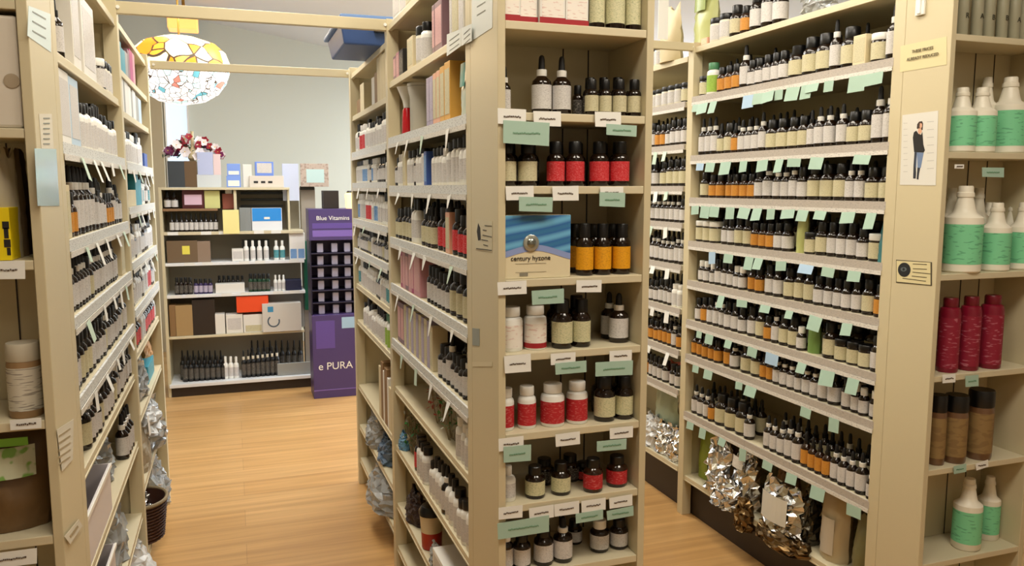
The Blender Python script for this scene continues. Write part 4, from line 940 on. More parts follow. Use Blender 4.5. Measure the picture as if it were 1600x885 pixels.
# basket bay
bag('zip_bag', 'bag', 'clear plastic bag of grey packs above the teal box', (-.40, 3.42, ZL2[3]+.0006-.23), .34, .20, .09, CLEAR, 90, PI/2, .016, .8)
carton((-.42, 3.72, ZL2[2]+.0006), .12, .26, .075, 't', 'flat teal box on the shelf above the crinkled bag', None, '+x')
bag('zip_bag', 'bag', 'white crinkled bag with looped ties under the teal box', (-.375, 3.42, ZL2[1]+.11), .30, .12, .12, WHB, 91, PI/2, .018, .9)
bag('paper_bag', 'bag', 'ribbed grey-brown paper bag with a white round label', (-.385, 3.30, ZL2[1]+.0006), .22, .22, .09, mat('ribbed_bag', 'a89c84', .6, bump=(45, .8, .006)), 92, PI/2, .004, .9, lab=WHITEP, pw=.3, ph=(.6, .95))
bag('zip_bag', 'bag', 'bag of white and silver packs beside the ribbed paper bag', (-.36, 3.60, ZL2[1]+.0006), .22, .20, .10, CLEAR, 93, PI/2, .014, .9)
def basket(P, r, h):
    e = empty('wicker_basket', P, 0, 'brown woven basket with dark lining on the floor-level shelf', 'basket')
    b = MB(); m = mat('wicker', '4a2a1c', .6); n = 26; rows = 12
    b.lathe([(r*.78, 0), (r*.80, .004), (r*.98, h), (r*.94, h), (r*.76, .008)], m, 28, close=False, sy=1.3)
    for j in range(rows):
        z = h*(j+.5)/rows; rr_ = r*(.79+.2*z/h)+.001; pts = []
        for i in range(n*2+1):
            a = 2*PI*i/(n*2); q = rr_+(.0025 if (i+j) % 2 else -.0005); pts.append((q*math.cos(a), 1.3*q*math.sin(a), z))
        b.tube(pts, .0035, m, 5)
    b.build('woven_wall', e, True)
    b = MB(); b.lathe([(r*.8*.01+.001, .0085), (r*.75, .0085)], m, 20, close=False, sy=1.3); b.build('floor', e)
    b = MB(); pts = [((r+.002)*math.cos(a*PI/14), 1.3*(r+.002)*math.sin(a*PI/14), h) for a in range(29)]; b.tube(pts, .007, mat('wicker_rim', '8a7a5c', .6), 7); b.build('rim', e, True)
    return e
basket((-.37, 3.25, ZL2[0]+.0006), .085, .155)
bag('foil_bag', 'bag', 'silver crinkled packs piled inside the wicker basket', (-.37, 3.25, ZL2[0]+.03), .15, .16, .08, FOIL, 95, PI/2, .012, .8)
bag('zip_bag', 'bag', 'clear plastic bag filling the shelf end beyond the basket', (-.37, 3.62, ZL2[0]+.0006), .30, .20, .12, CLEAR, 96, PI/2, .016, .8)
bag('zip_bag', 'bag', 'tan leather-like tag bag hanging beyond the red-capped row', (-.39, 3.86, ZL2[2]+.0006), .16, .16, .05, mat('tan_pack', 'c08a4a', .5), 97, PI/2, .004, .6)
# middle rack far bay low bags
bag('zip_bag', 'bag', 'striped clear bag in the far bay, above the grey-blue one', (.60, 3.62, ZC2[1]+.0006), .26, .17, .09, CLEAR, 100, rf, .014, .8)
bag('zip_bag', 'bag', 'blue-grey packet bundle on the second lowest far bay shelf', (.60, 3.36, ZC2[1]+.0006), .18, .12, .08, mat('bluegrey_pack', '5a7088', .4), 101, rf, .010, .8)
bag('zip_bag', 'bag', 'pale sack bulging from the lowest far bay shelf', (.585, 3.35, ZC2[0]+.0006), .42, .145, .15, CLEAR, 102, rf, .012, .85)
carton((.675, 3.30, .0006), .10, .3, .10, 'n', 'low brown tray under the pale sack', None, '-x')
# ------------------------------------------------------------------ display at the picture's edge, lower part
def E3(z, px, w2, ytop, Y, nm, label, style, lab, cap, body, cat):
    P = at(px, 440, Y=Y); P = at(px, 440-(z-P.z)*640, Y=Y); r = w2/2/ppm((P.x, Y, z)); h = at(px, ytop, Y=Y).z-z
    return vessel(nm, cat, label, None, (P.x, Y, z+.0006), style, r, h, lab, cap, body)
L['jl'] = printed('label_jar_lines', 'd6d0c0', ink='5a4a40', sx=30, sz=330, thr=.56, amount=.6)
o = E3(1.06, 40, 48, 535, 1.74, 'powder_jar', 'clear-lidded jar of tan powder with white label beside the outer panel', 'jar', 'jl', mat('milky_lid', 'c8c0ac', .4), mat('tan_powder', '9a7a54', .5), 'jar')
P = at(20, 850, Y=1.78)
bag('tea_bag_pack', 'bag', 'big brown bag with green and white label at the lowest corner', (-.445, 1.79, ZLE[1]+.0006), .17, .197, .12, mat('kraft_brown', '6a5030', .4, bump=(20, .3, .006)), 110, 0, .003, .98, lab=printed('green_label', 'c8ccb0', ink='6fa83c', sx=40, sz=40, thr=.5, amount=.9), smooth=True, pw=.7, ph=(.55, .86))
e = bpy.data.objects['tea_bag_pack']; b = MB(); b.box(-.06, .055, -.072, -.070, .176, .192, mat('label_green_top', '7ab83c', .5)); b.build('green_header', e)
for i, (px, Y, m) in enumerate(((24, 1.76, 'c8bda4'), (33, 1.80, '8a7458'), (41, 1.84, '3c2418'))):
    P = at(px, 400, Y=Y); bag('paper_bag', 'bag', ['curved cream paper bag beside the yellow carton', 'tan paper bag between cream and dark brown ones', 'dark brown bag squeezed against the outer panel'][i], (P.x-.005, Y, ZLE[3]+.0006), .06, .20, .02, mat('paperbag%d' % i, m, .6), 112+i, 1.2, .001, .8, smooth=True)
E3(1.607, 31, 12, 118, 1.86, 'pill_bottle', 'black bottle in the dark gap beside the tall cream box', 'pill', 'k', None, None, 'bottle')
small_tag(12, 408, .055, .034, WHITET, 'white printed tag under the yellow carton', Y=1.6875)
small_tag(40, 655, .052, .020, WHITET, 'white printed tag under the tan powder jar', Y=1.6875)
small_tag(18, 862, .085, .030, WHITET, 'white printed tag under the big brown bag', Y=1.6875)
# ------------------------------------------------------------------ the back display (faces the camera, Y about 6.1)
YB = 6.10; BX0, BX1 = -.465, .49
PBACK = mat('back_display_grey', 'a89f8c', .5); WSH = mat('white_shelf', 'e8eaec', .4)
e = empty('display_gondola', (0, YB, 0), 0, 'low display unit across the end of the aisle with white shelves', 'display rack')
def gp(n, x0, x1, y0, y1, z0, z1, m=BEIGE2):
    b = MB(); b.box(x0, x1, y0-YB, y1-YB, z0, z1, m); return b.build(n, e, bevel=.002)
gp('back_panel', BX0, BX1-.001, YB+.34, YB+.36, .05, 1.5, PBACK)
gp('base_shelf', BX0-.01, .575, YB-.02, YB+.34, .07, .095, WSH); gp('kick_plate', BX0, .56, YB+.0, YB+.015, 0, .07, KICK)
gp('side_panel', BX0-.02, BX0, YB, YB+.36, .0, 1.5, BEIGE)
ZB = [.095, .435, .735, .965, 1.185]
gp('shelf', BX0, .475, YB+.02, YB+.34, .418, .435, BEIGE2)
for z in (.735, .965, 1.185): gp('shelf', BX0, BX1, YB+.02, YB+.34, z-.022, z, WSH if z != 1.185 else BEIGE2)
gp('shelf', BX0, -.10, YB+.02, YB+.34, 1.333, 1.35, mat('wood_shelf', '8a6a4a', .5)); gp('top_shelf', BX0, .40, YB+.0, YB+.36, 1.482, 1.50, BEIGE2)
gp('divider_panel', .01, .03, YB+.02, YB+.34, 1.185, 1.482, BEIGE2); gp('divider_panel', .385, .40, YB+.05, YB+.34, 1.185, 1.482, BEIGE2)
b = MB()
for i, x in enumerate((-.44, -.34, -.22, -.10, .03, .14, .26, .38)):
    for z in (.735, .965, 1.185):
        if (i+int(z*10)) % 3: b = MB(); b.box(x, x+.07, .018, .0195, z-.021, z+.003-.001, WHITET); b.build('tag_strip', e)
def bk(name, cat, label, x0, y0, x1, y1, m, z=None, dy=0.04, d=.10, group=None, panel=None, bev=.002):
    a = at(x0, y1, Y=YB+dy); c = at(x1, y0, Y=YB+dy); w = (c.x-a.x)/2; h = c.z-a.z
    zz = (z if z is not None else a.z)+.0006; h = c.z-zz
    q = empty(name, (a.x+w, YB+dy+d/2, zz), 0, label, cat, group)
    b = MB(); b.box(-w, w, -d/2, d/2, 0, h, m); b.build('box', q, bevel=bev)
    if panel:
        b = MB(); b.box(-w*.8, w*.8, -d/2-.001, -d/2, h*panel[1], h*panel[2], panel[0]); b.build('printed_panel', q)
    return q
CM = lambda k: CC[k][1]
def vb(px, w2, ytop, z, nm, label, style, lab, cap=None, body=None, dy=.06, group=None):
    P = at(px, 400, Y=YB+dy); k = ppm((P.x, YB+dy, z)); r = w2/2/k; h = at(px, ytop, Y=YB+dy).z-z
    return vessel(nm, NMCAT.get(nm, 'bottle'), label, group, (P.x, YB+dy, z+.0006), style, r, h, lab, cap, body, parts=w2 > 9)
# base shelf: black pump bottles in tray rows
G1 = 'dark bottles on the lowest shelf of the aisle-end display'
for i in range(8):
    vb(281+i*8.7, 8, 556, ZB[0], 'spray_bottle', f'slim black bottle, {ONE[i]} from the cream post on the lowest aisle-end shelf', 'dropper', 'k', BLACK, BLACK, group=G1)
    vb(277+i*8.7, 8, 548, ZB[0], 'spray_bottle', f'taller black bottle behind the front row, {ONE[i]} from the cream post, lowest aisle-end shelf', 'dropper', 'k', BLACK, BLACK, dy=.14, group=G1)
for i in range(3): vb(345+i*8.5, 8, 558, ZB[0], 'plastic_bottle', f'slim white bottle, {ONE[i]} of three between the black ones on the lowest aisle-end shelf', 'narrow', 'w')
for i in range(8):
    vb(374+i*7.6, 7.4, 548-i, ZB[0], 'spray_bottle', f'black bottle with pale cap, {ONE[i]} beyond the three slim white ones', 'dropper', 'k', CREAMP, BLACK, group=G1)
for i in range(9): vb(388+i*9.5, 8, 532, ZB[0], 'spray_bottle', f'tall black pointed bottle at the back, {ONE[i]} beyond the slim white ones', 'dropper', 'k', BLACK, BLACK, dy=.2, group=G1)
bk('display_tray', 'tray', 'clear grey tray front holding black bottles on the lowest aisle-end shelf', 434, 565, 494, 589, mat('grey_tray', '9a9c98', .3), z=ZB[0], dy=.02, d=.02)
# second shelf: brown boxes, dark box, white packs
z = ZB[1]
bk('carton', 'carton', 'brown carton standing at the cream post on the second aisle-end shelf', 266, 477, 274, 525, CM('n'), z)
bk('carton', 'carton', 'wide brown carton next to a dark opening on the second aisle-end shelf', 275, 477, 300, 525, mat('kraft', 'a88a5c', .6), z)
bk('carton', 'carton', 'dark brown carton below white tags on the second aisle-end shelf', 302, 468, 335, 524, mat('dark_carton', '2a1e16', .5), z)
bk('carton', 'carton', 'narrow white carton beside the dark brown carton', 337, 491, 351, 522, CM('w'), z)
bk('carton', 'carton', 'white pack with small dark print below the orange-red case', 354, 491, 379, 522, CM('w'), z, panel=(L['w'], .2, .8))
bk('carton', 'carton', 'white pack with yellow flower print below the orange-red case', 381, 491, 411, 521, CM('w'), z, panel=(L['c'], .05, .4))
q = bk('orange_case', 'case', 'orange-red slant-sided case above white packs on the aisle-end display', 370, 462, 419, 488, mat('case_orange', 'f0532a', .35), z=at(370, 489, Y=YB+.04).z, dy=.03)
q = bk('carton', 'carton', 'large pale carton with blue square and swirl print at the shelf end', 411, 473, 470, 520, mat('pale_carton', 'cfcac2', .45), z, dy=.0)
b = MB(); b.box(-.10, -.06, -.0515, -.05, .15, .19, mat('print_blue', '3f8fb8', .4)); b.lathe([(.045, 0), (.052, 0), (.052, .001), (.045, .001)], mat('print_slate', '4a5a68', .4), 24, close=False); b.build('print', q)
b = MB(); 
for i in range(20):
    a = 2.2+i*.26; r1, r2 = .035, .045
    if i < 17: b.quad([(-.06+r1*math.cos(a), -.0512, .08+r1*math.sin(a)), (-.06+r2*math.cos(a), -.0512, .08+r2*math.sin(a)), (-.06+r2*math.cos(a+.26), -.0512, .08+r2*math.sin(a+.26)), (-.06+r1*math.cos(a+.26), -.0512, .08+r1*math.sin(a+.26))], mat('print_slate', '4a5a68', .4))
b.build('swirl_print', q)
bk('carton', 'carton', 'pale grey carton leaning behind the swirl-print carton', 421, 455, 474, 490, CM('g'), z=z, dy=.16)
# third shelf
z = ZB[2]
for i in range(4): vb(274+i*7, 7, 434, z, 'pill_bottle', f'small black bottle, {ONE[i]} from the cream post on the third aisle-end shelf', 'pill', 'k')
for i in range(4): vb(304+i*7.5, 7, 436, z, 'pill_bottle', f'small violet bottle, {ONE[i]} beside a white pack on the third aisle-end shelf', 'pill', 'lv', BLACK, mat('violet_glass', '2f2050', .2))
q = bk('carton', 'carton', 'white tray pack holding black bottles, third aisle-end shelf', 337, 443, 382, 456, CM('w'), z)
for i in range(6): vb(341+i*7.2, 6, 431, z, 'pill_bottle', f'black-topped bottle standing behind the white tray pack, {ONE[i]} along', 'pill', 'k', dy=.17)
for i in range(5): vb(390+i*6.8, 7, 428, z, 'pill_bottle', f'dark green bottle, {ONE[i]} along the third aisle-end shelf', 'pill', 'k', BLACK, mat('green_glass', '0e3a22', .2))
for i in range(3): vb(429+i*6.3, 6, 430, z, 'plastic_bottle', f'small white pointed bottle, {ONE[i]} of three on the third aisle-end shelf', 'narrow', 'w')
bk('carton', 'carton', 'navy blue box on the third aisle-end shelf end', 447, 437, 471, 453, mat('navy', '1a2040', .5), z)
# fourth shelf
z = ZB[3]
q = bk('carton', 'carton', 'wide brown carton with yellow tag on the fourth aisle-end shelf', 261, 376, 308, 405, mat('brownish', '6f5a42', .5), z)
b = MB(); b.box(.0, .05, -.052, -.05, .06, .12, mat('yellow_tag', 'e8dc5a', .5)); b.build('yellow_tag', q)
bk('carton', 'carton', 'grey-brown carton next to the yellow tag', 309, 377, 328, 404, mat('greybrown', '8f7a68', .5), z)
bk('carton', 'carton', 'white carton with two small bottles on top, fourth shelf', 363, 389, 380, 411, CM('w'), z, panel=(L['w'], .2, .8))
for i in range(4): vb(385+i*10.4, 8, 376, z, 'lotion_bottle', f'slim white tube bottle, {ONE[i]} of four before a dark backing', 'narrow', 'w', WHITEP)
bk('backing_board', 'board', 'dark backing board behind four slim white tube bottles', 379, 374, 421, 410, mat('dark_board', '1c2420', .5), z, dy=.16, d=.01)
for i in range(2): vb(432+i*9.5, 8, 376, z, 'lotion_bottle', f'white-topped bottle in dark green stand, {ONE[i]} of two', 'narrow', 't', WHITEP)
q = bk('carton', 'carton', 'tall white and blue carton at the end of the fourth shelf', 453, 364, 464, 405, CM('w'), z, panel=(L['b'], .05, .4))
q = bk('carton', 'carton', 'second tall white and blue carton at the end of the fourth shelf', 465, 364, 476, 405, CM('w'), z, panel=(L['b'], .05, .4))
# fifth shelf
z = ZB[4]
for i in range(10): vb(271+i*7.6, 7, 333, z, 'dropper_bottle', f'white-footed black dropper bottle, {ONE[i]} from the cream post, fifth aisle-end shelf', 'dropper', 'w', BLACK)
YEL = mat('yellow_paper', 'f0e49a', .5)
q = bk('yellow_paper', 'paper', 'pale yellow paper hanging over two shelves of the aisle-end display', 349, 328, 373, 366, YEL, dy=-.01, d=.004)
q = bk('carton', 'carton', 'rust brown carton above the pale yellow paper', 348, 303, 369, 327, mat('rust', '8f4a38', .5), dy=.08)
bk('carton', 'carton', 'small white pack with green print on the rust brown carton', 352, 292, 362, 303, CM('w'), dy=.08)
q = bk('carton', 'carton', 'blue and white box on the fifth aisle-end shelf', 394, 325, 440, 356, mat('white_box', 'e8ecf2', .35), z, panel=None)
w_ = (at(440, 325, Y=YB+.04).x-at(394, 325, Y=YB+.04).x)/2; h_ = at(440, 325, Y=YB+.04).z-z
b = MB(); b.box(-w_*.99, w_*.99, -.0515, -.05, h_*.42, h_*.99, mat('sky_blue_print', '2f8fe0', .35)); b.build('blue_half', q); b = MB(); b.box(-.02, .02, -.0525, -.0515, h_*.5, h_*.6, WHITEP); b.build('printed_mark', q)
for i in range(2): bk('clear_pack', 'pack', f'grey clear pack of small goods beside the blue box, {ONE[i]} one', 375+i*9, 325, 383+i*9, 356, mat('grey_pack', '8a8f90', .3), z)
for i in range(3): bk('wall_rail', 'rail', f'dark metal rail behind the blue box, {["top", "middle", "lowest"][i]} one', 376, 300+i*10, 442, 304+i*10, mat('dark_rail', '2e3234', .4), dy=.30-.02*i, d=.02)
# sixth shelf (wood) : maroon box, bottles, pale yellow box
z = 1.35
for i in range(2): vb(266+i*11, 10, 300, z, 'dropper_bottle', f'dark dropper bottle, {ONE[i]} beside the maroon box on the wooden shelf', 'dropper', 'w', BLACK)
q = bk('carton', 'carton', 'maroon box with pale pink print on the wooden shelf', 285, 297, 318, 322, mat('maroon', '4a1018', .45), z, panel=(mat('pinkprint', 'd8b8cc', .5), .2, .75))
q = bk('carton', 'carton', 'pale olive-yellow box at the end of the wooden shelf', 320, 298, 343, 324, mat('paleyellow', 'cfcf8a', .5), z)
# on top
z = 1.50
bk('carton', 'carton', 'dark slate box below the red and white flowers', 263, 252, 288, 292, mat('slate', '3c4248', .5), z)
bk('carton', 'carton', 'brown box next to the dark slate box, below the flowers', 289, 252, 307, 292, mat('boxbrown', '6a5238', .5), z)
q = bk('wire_rack', 'rack', 'white wire rack holding lavender card beside the brown box', 308, 273, 345, 292, mat('pale_pack', 'd4dade', .4), z)
bk('card_sign', 'sign', 'lavender card standing above the wire rack', 309, 238, 332, 273, mat('lavender_card', 'bcc6ea', .5), z=at(309, 274, Y=YB+.04).z, d=.02)
bk('card_sign', 'sign', 'pink and white striped card beside the lavender card', 334, 241, 344, 272, mat('pinkwhite_card', 'e6cfd0', .5), z=at(334, 274, Y=YB+.04).z, d=.02)
q = bk('carton', 'carton', 'upper blue and white carton on the display top', 355, 256, 375, 274, mat('blue_pack', '7f9fe8', .4), z=at(355, 275, Y=YB+.06).z, dy=.06, panel=(WHITEP, .1, .4))
q = bk('carton', 'carton', 'lower blue and white carton on the display top', 354, 275, 376, 286, mat('blue_pack', '7f9fe8', .4), z, dy=.06, panel=(WHITEP, .1, .6))
q = bk('carton', 'carton', 'small white pack in front of the pale wall on the display top', 380, 257, 393, 286, CM('w'), z, dy=.08)
q = bk('carton', 'carton', 'blue-edged pack with a white round badge on the display top', 399, 253, 427, 274, mat('blue_pack2', '6f8fe0', .4), z=at(399, 275, Y=YB+.05).z, dy=.05, panel=(L['w'], .2, .9))
q = bk('carton', 'carton', 'wide cream tray with three dark windows on the display top', 390, 275, 443, 290, mat('cream_tray', 'd8cfc4', .45), z, dy=.05)
for i in range(3): b = MB(); b.box(-.09+i*.05, -.06+i*.05, -.0515, -.05, .03, .045, INK); b.build('dark_window', q)
bk('card_sign', 'sign', 'tall pale lavender card beside the framed print on the display top', 442, 256, 466, 300, mat('pale_lavender', 'c9d2ea', .5), z=1.40, dy=.12, d=.01)
q = bk('framed_print', 'frame', 'small print in a mottled frame standing above the purple display', 470, 256, 513, 291, printed('mottled_frame', 'b8a89c', ink='6a4a40', sx=60, sz=60), z=at(470, 292, Y=YB+.1).z, dy=.1, d=.015)
b = MB(); b.box(-.06, .07, -.0087, -.0075, .03, .13, mat('pale_aqua', 'bcd8d8', .4)); b.build('print', q)
bk('wood_block', 'stand', 'grey cabinet side carrying the framed print', 476.5, 293, 492, 520, mat('grey_cabinet', '9c9488', .5), z=.096, dy=.2, d=.12)
bk('wall_bracket', 'bracket', 'black-ended bracket under the framed print', 469, 291, 491, 297, BLACK, dy=.15, d=.03)
bk('green_case', 'case', 'dark green narrow case beside the purple display', 477, 377, 486, 485, mat('deep_green', '0f5a40', .4), dy=.10, d=.08)
# flowers
e = empty('flower_arrangement', at(302, 252, Y=YB+.12), 0, 'red and white flower arrangement in a vase on the display top', 'flowers')
b = MB(); b.lathe([(.02, 0), (.035, .02), (.03, .06), (.012, .10), (.010, .2), (.014, .21)], mat('vase_cream', 'd8c8a0', .3), 16); b.build('vase', e, True)
rr = random.Random(5); FR = mat('petal_red', '9a1830', .5); FWH = mat('petal_white', 'f0e8ea', .5); FP = mat('petal_purple', '6a1a50', .5)
for i in range(46):
    b = MB(); m = (FR, FWH, FWH, FP, FR)[i % 5]; s_ = rr.uniform(.026, .042)
    for j in range(6):
        a = j*PI/3+rr.uniform(-.2, .2); t = rr.uniform(.2, .9)
        d = Vector((math.cos(a), -t*.5, math.sin(a)))*s_; sd = Vector((-math.sin(a), 0, math.cos(a)))*s_*.45
        b.quad([(0, 0, 0), tuple(d*.6+sd), tuple(d), tuple(d*.6-sd)], m)
    b.lathe([(.004, -.003), (.006, 0), (.003, .004)], mat('stamen', 'e0c060', .5), 6)
    o = b.build('blossom', e); u = rr.uniform(-1, 1); o.location = (u*.19+.01, rr.uniform(-.06, .03), .045+(1-abs(u)**2)*rr.uniform(-.02, .13)); o.rotation_euler = (rr.uniform(-.5, .5), 0, rr.uniform(-.6, .6))
b = MB()
for i in range(40):
    u = rr.uniform(-1, 1); p = Vector((u*.2, rr.uniform(-.04, .05), .03+(1-u*u)*rr.uniform(-.02, .14))); d = Vector((rr.uniform(-1, 1), rr.uniform(-.4, .4), rr.uniform(-1, 1)))*.02; s2 = Vector((-d.z, 0, d.x))*.3
    b.quad([p-d, p-s2, p+d, p+s2], mat('leaf_dark', '2f4a34', .5))
b.build('leaves', e)
b = MB()
for i in range(12):
    u = -1+2*i/11; b.tube([(0, 0, .1), (u*.08, 0, .09), (u*.18, -.01, .06+(1-u*u)*.06)], .002, mat('leaf_dark', '2f4a34', .5), 5)
b.build('stems', e)
# purple floor display
PU = mat('purple_board', '4b3c70', .4); PUL = mat('purple_light', '7a62b0', .4)
px0, px1 = at(487, 490, Y=5.72).x, .83
e = empty('purple_floor_display', ((px0+px1)/2, 5.84, 0), 0, 'purple cardboard floor display with pockets of small packs', 'display stand'); w = (px1-px0)/2
def pp(n, x0, x1, y0, y1, z0, z1, m): b = MB(); b.box(x0, x1, y0, y1, z0, z1, m); return b.build(n, e, bevel=.002)
pp('base', -w, w, -.12, .12, 0, .60, PU); pp('header', -w, w, -.10, .12, 1.13, 1.35, PU); pp('back_board', -w, w, .10, .12, .60, 1.13, PU)
pp('side_board', -w, -w+.01, -.10, .10, .60, 1.13, mat('purple_dark', '1c1630', .5)); pp('side_board', w-.01, w, -.10, .10, .60, 1.13, mat('purple_dark', '1c1630', .5))
zp = [.60, .688, .776, .864, .952, 1.04]
for z_ in zp[1:]: pp('pocket_shelf', -w+.01, w-.01, -.10, .10, z_-.008, z_, mat('purple_dark', '1c1630', .5))
pp('header_panel', -w*.86, w*.9, -.1015, -.10, 1.155, 1.20, PUL); pp('header_panel', -w*.86, w*.9, -.1015, -.10, 1.212, 1.25, mat('purple_mid', '5f4a96', .4)); pp('foot_line', -w, w, -.1215, -.12, .055, .062, PUL)
text('Blue Vitamins', .042, WHITEP, e, (.0, -.102, 1.285), (PI/2, 0, 0)); text('e PURA', .075, WHITEP, e, (-.01, -.1215, .23), (PI/2, 0, 0))
pp('printed_block', -w*.85, -.01, -.1215, -.12, .36, .56, mat('purple_mid', '5f4a96', .4)); pp('printed_block', .04, w*.95, -.1215, -.12, .50, .58, mat('photo_blue', '9fc0dc', .4))
for zi, z_ in enumerate(zp):
    for xi, x_ in enumerate((-.09, .01, .10)):
        q = empty('blister_pack', ((px0+px1)/2+x_, 5.79, z_+.0006), 0, f'small lilac pack in the purple display, {ONE[xi]} along, {ONE[len(zp)-1-zi]} pocket down', 'pack', 'packs in the purple display')
        b = MB(); b.box(-.022, .022, -.012, .012, 0, .066, mat('lilac_pack', 'b8b4d0', .35)); b.build('pack_body', q, bevel=.006)
bk('black_speaker', 'box', 'black box standing on the purple display', 506, 298, 529, 325, mat('black_box', '241c18', .5), z=1.351, dy=-.32, d=.14)
e = empty('tea_light', (.80, 5.82, 1.351), 0, 'small glowing amber lamp beside the black box', 'lamp'); b = MB(); b.lathe([(.03, 0), (.035, .01), (.04, .10), (.03, .11)], mat('glow_amber', 'ffc880', .5, emit=3), 16); b.build('shade', e, True); b = MB(); b.lathe([(.03, .11), (.02, .125)], KICK, 12); b.build('cap', e)

# ------------------------------------------------------------------ pendant lamp of stained glass
def stained(name, ramp, emit, scale):
    m = bpy.data.materials.new(name); m.use_nodes = True; nt = m.node_tree; bs = nt.nodes['Principled BSDF']
    tc = nt.nodes.new('ShaderNodeTexCoord'); v = nt.nodes.new('ShaderNodeTexVoronoi'); v.inputs['Scale'].default_value = scale
    v2 = nt.nodes.new('ShaderNodeTexVoronoi'); v2.feature = 'DISTANCE_TO_EDGE'; v2.inputs['Scale'].default_value = scale
    r = nt.nodes.new('ShaderNodeValToRGB'); r.color_ramp.interpolation = 'CONSTANT'
    els = r.color_ramp.elements
    for i, (p, c) in enumerate(ramp):
        q = els[i] if i < 2 else els.new(p); q.position = p; q.color = lin(c)
    sep = nt.nodes.new('ShaderNodeSeparateColor'); g = nt.nodes.new('ShaderNodeMath'); g.operation = 'GREATER_THAN'; g.inputs[1].default_value = .035
    mx = nt.nodes.new('ShaderNodeMix'); mx.data_type = 'RGBA'; mx.inputs['A'].default_value = lin('4a3a28')
    nt.links.new(tc.outputs['Object'], v.inputs['Vector']); nt.links.new(tc.outputs['Object'], v2.inputs['Vector'])
    nt.links.new(v.outputs['Color'], sep.inputs['Color']); nt.links.new(sep.outputs['Red'], r.inputs['Fac'])
    nt.links.new(v2.outputs['Distance'], g.inputs[0]); nt.links.new(g.outputs[0], mx.inputs['Factor']); nt.links.new(r.outputs['Color'], mx.inputs['B'])
    nt.links.new(mx.outputs['Result'], bs.inputs['Base Color']); nt.links.new(mx.outputs['Result'], bs.inputs['Emission Color']); bs.inputs['Emission Strength'].default_value = emit
    return m
SG1 = stained('glass_amber', [(0, 'ffe9b8'), (.3, 'ffb84a'), (.48, 'ff9020'), (.62, 'fff0d0'), (.8, 'ffa838')], 1.5, 9)
SG2 = stained('glass_floral', [(0, 'ffffff'), (.45, 'c8ecec'), (.55, '6fb8c8'), (.63, 'ffffff'), (.85, 'd88a7a'), (.9, 'eefafa')], 1.05, 26)
def flute(prof, n, seg, amp):
    b = MB(); return b
def pendant(label, P, R0, h, drop, m_up, m_low):
    e = empty('pendant_lamp', P, 0, label, 'lamp'); seg = 96
    def surf(prof, m, name, scal):
        b = MB(); k = b.m(m)
        for r, z, am in prof:
            for j in range(seg):
                a = 2*PI*j/seg; q = r*(1+am*(abs(math.sin(a*scal/2))-.5)); b.v.append((q*math.cos(a), q*math.sin(a), z))
        for i in range(len(prof)-1):
            for j in range(seg): b.f.append((i*seg+j, i*seg+(j+1) % seg, (i+1)*seg+(j+1) % seg, (i+1)*seg+j)); b.mi.append(k)
        return b.build(name, e, True)
    surf([(R0*.99, .0, .06), (R0*1.0, h*.2, .05), (R0*.93, h*.5, .04), (R0*.72, h*.78, .03), (R0*.35, h*.95, .02), (R0*.1, h, 0)], m_up, 'upper_shade', 14)
    surf([(R0*.99, -.004, .06), (R0*.9, -.07, .10), (R0*.72, -.14, .12), (R0*.45, -.19, .10), (R0*.12, -.21, 0)], m_low, 'lower_shade', 14)
    b = MB(); b.tube([(0, 0, h), (0, 0, h+drop)], .006, mat('brass', '9a7a3a', .3, .8), 8); b.lathe([(.05, h+drop-.02), (.06, h+drop)], mat('brass', '9a7a3a', .3, .8), 16); b.build('rod', e)
    b = MB(); b.lathe([(.02, .05), (.03, .08), (.02, .12)], mat('bulb_glow', 'fff0d8', .5, emit=8), 12); b.build('bulb', e, True)
    li = bpy.data.lights.new('lamp_bulb_light', 'POINT'); li.energy = 26; li.color = (1, .75, .45); li.shadow_soft_size = .1
    lo = bpy.data.objects.new('lamp_bulb_light', li); COL.objects.link(lo); lo.parent = e; lo.location = (0, 0, h+.12)
    return e
PL = at(287, 100, Y=5.4)
pendant('large stained glass pendant lamp glowing beyond the second bar', (PL.x-.02, 5.4, 2.215), .285, .20, .46, SG1, SG2)
q = empty('ceiling_lantern', at(288, 36, Y=7.0), 0, 'small orange box lantern on the ceiling beyond the pendant', 'lantern')
b = MB(); b.box(-.12, .10, -.1, .1, -.06, .10, mat('lantern_orange', 'ffb060', .4, emit=1.6)); b.build('shade', q, bevel=.01)
b = MB(); b.tube([(0, 0, .10), (-.02, 0, .8)], .012, mat('brass', '9a7a3a', .3, .8), 8); b.build('rod', q)

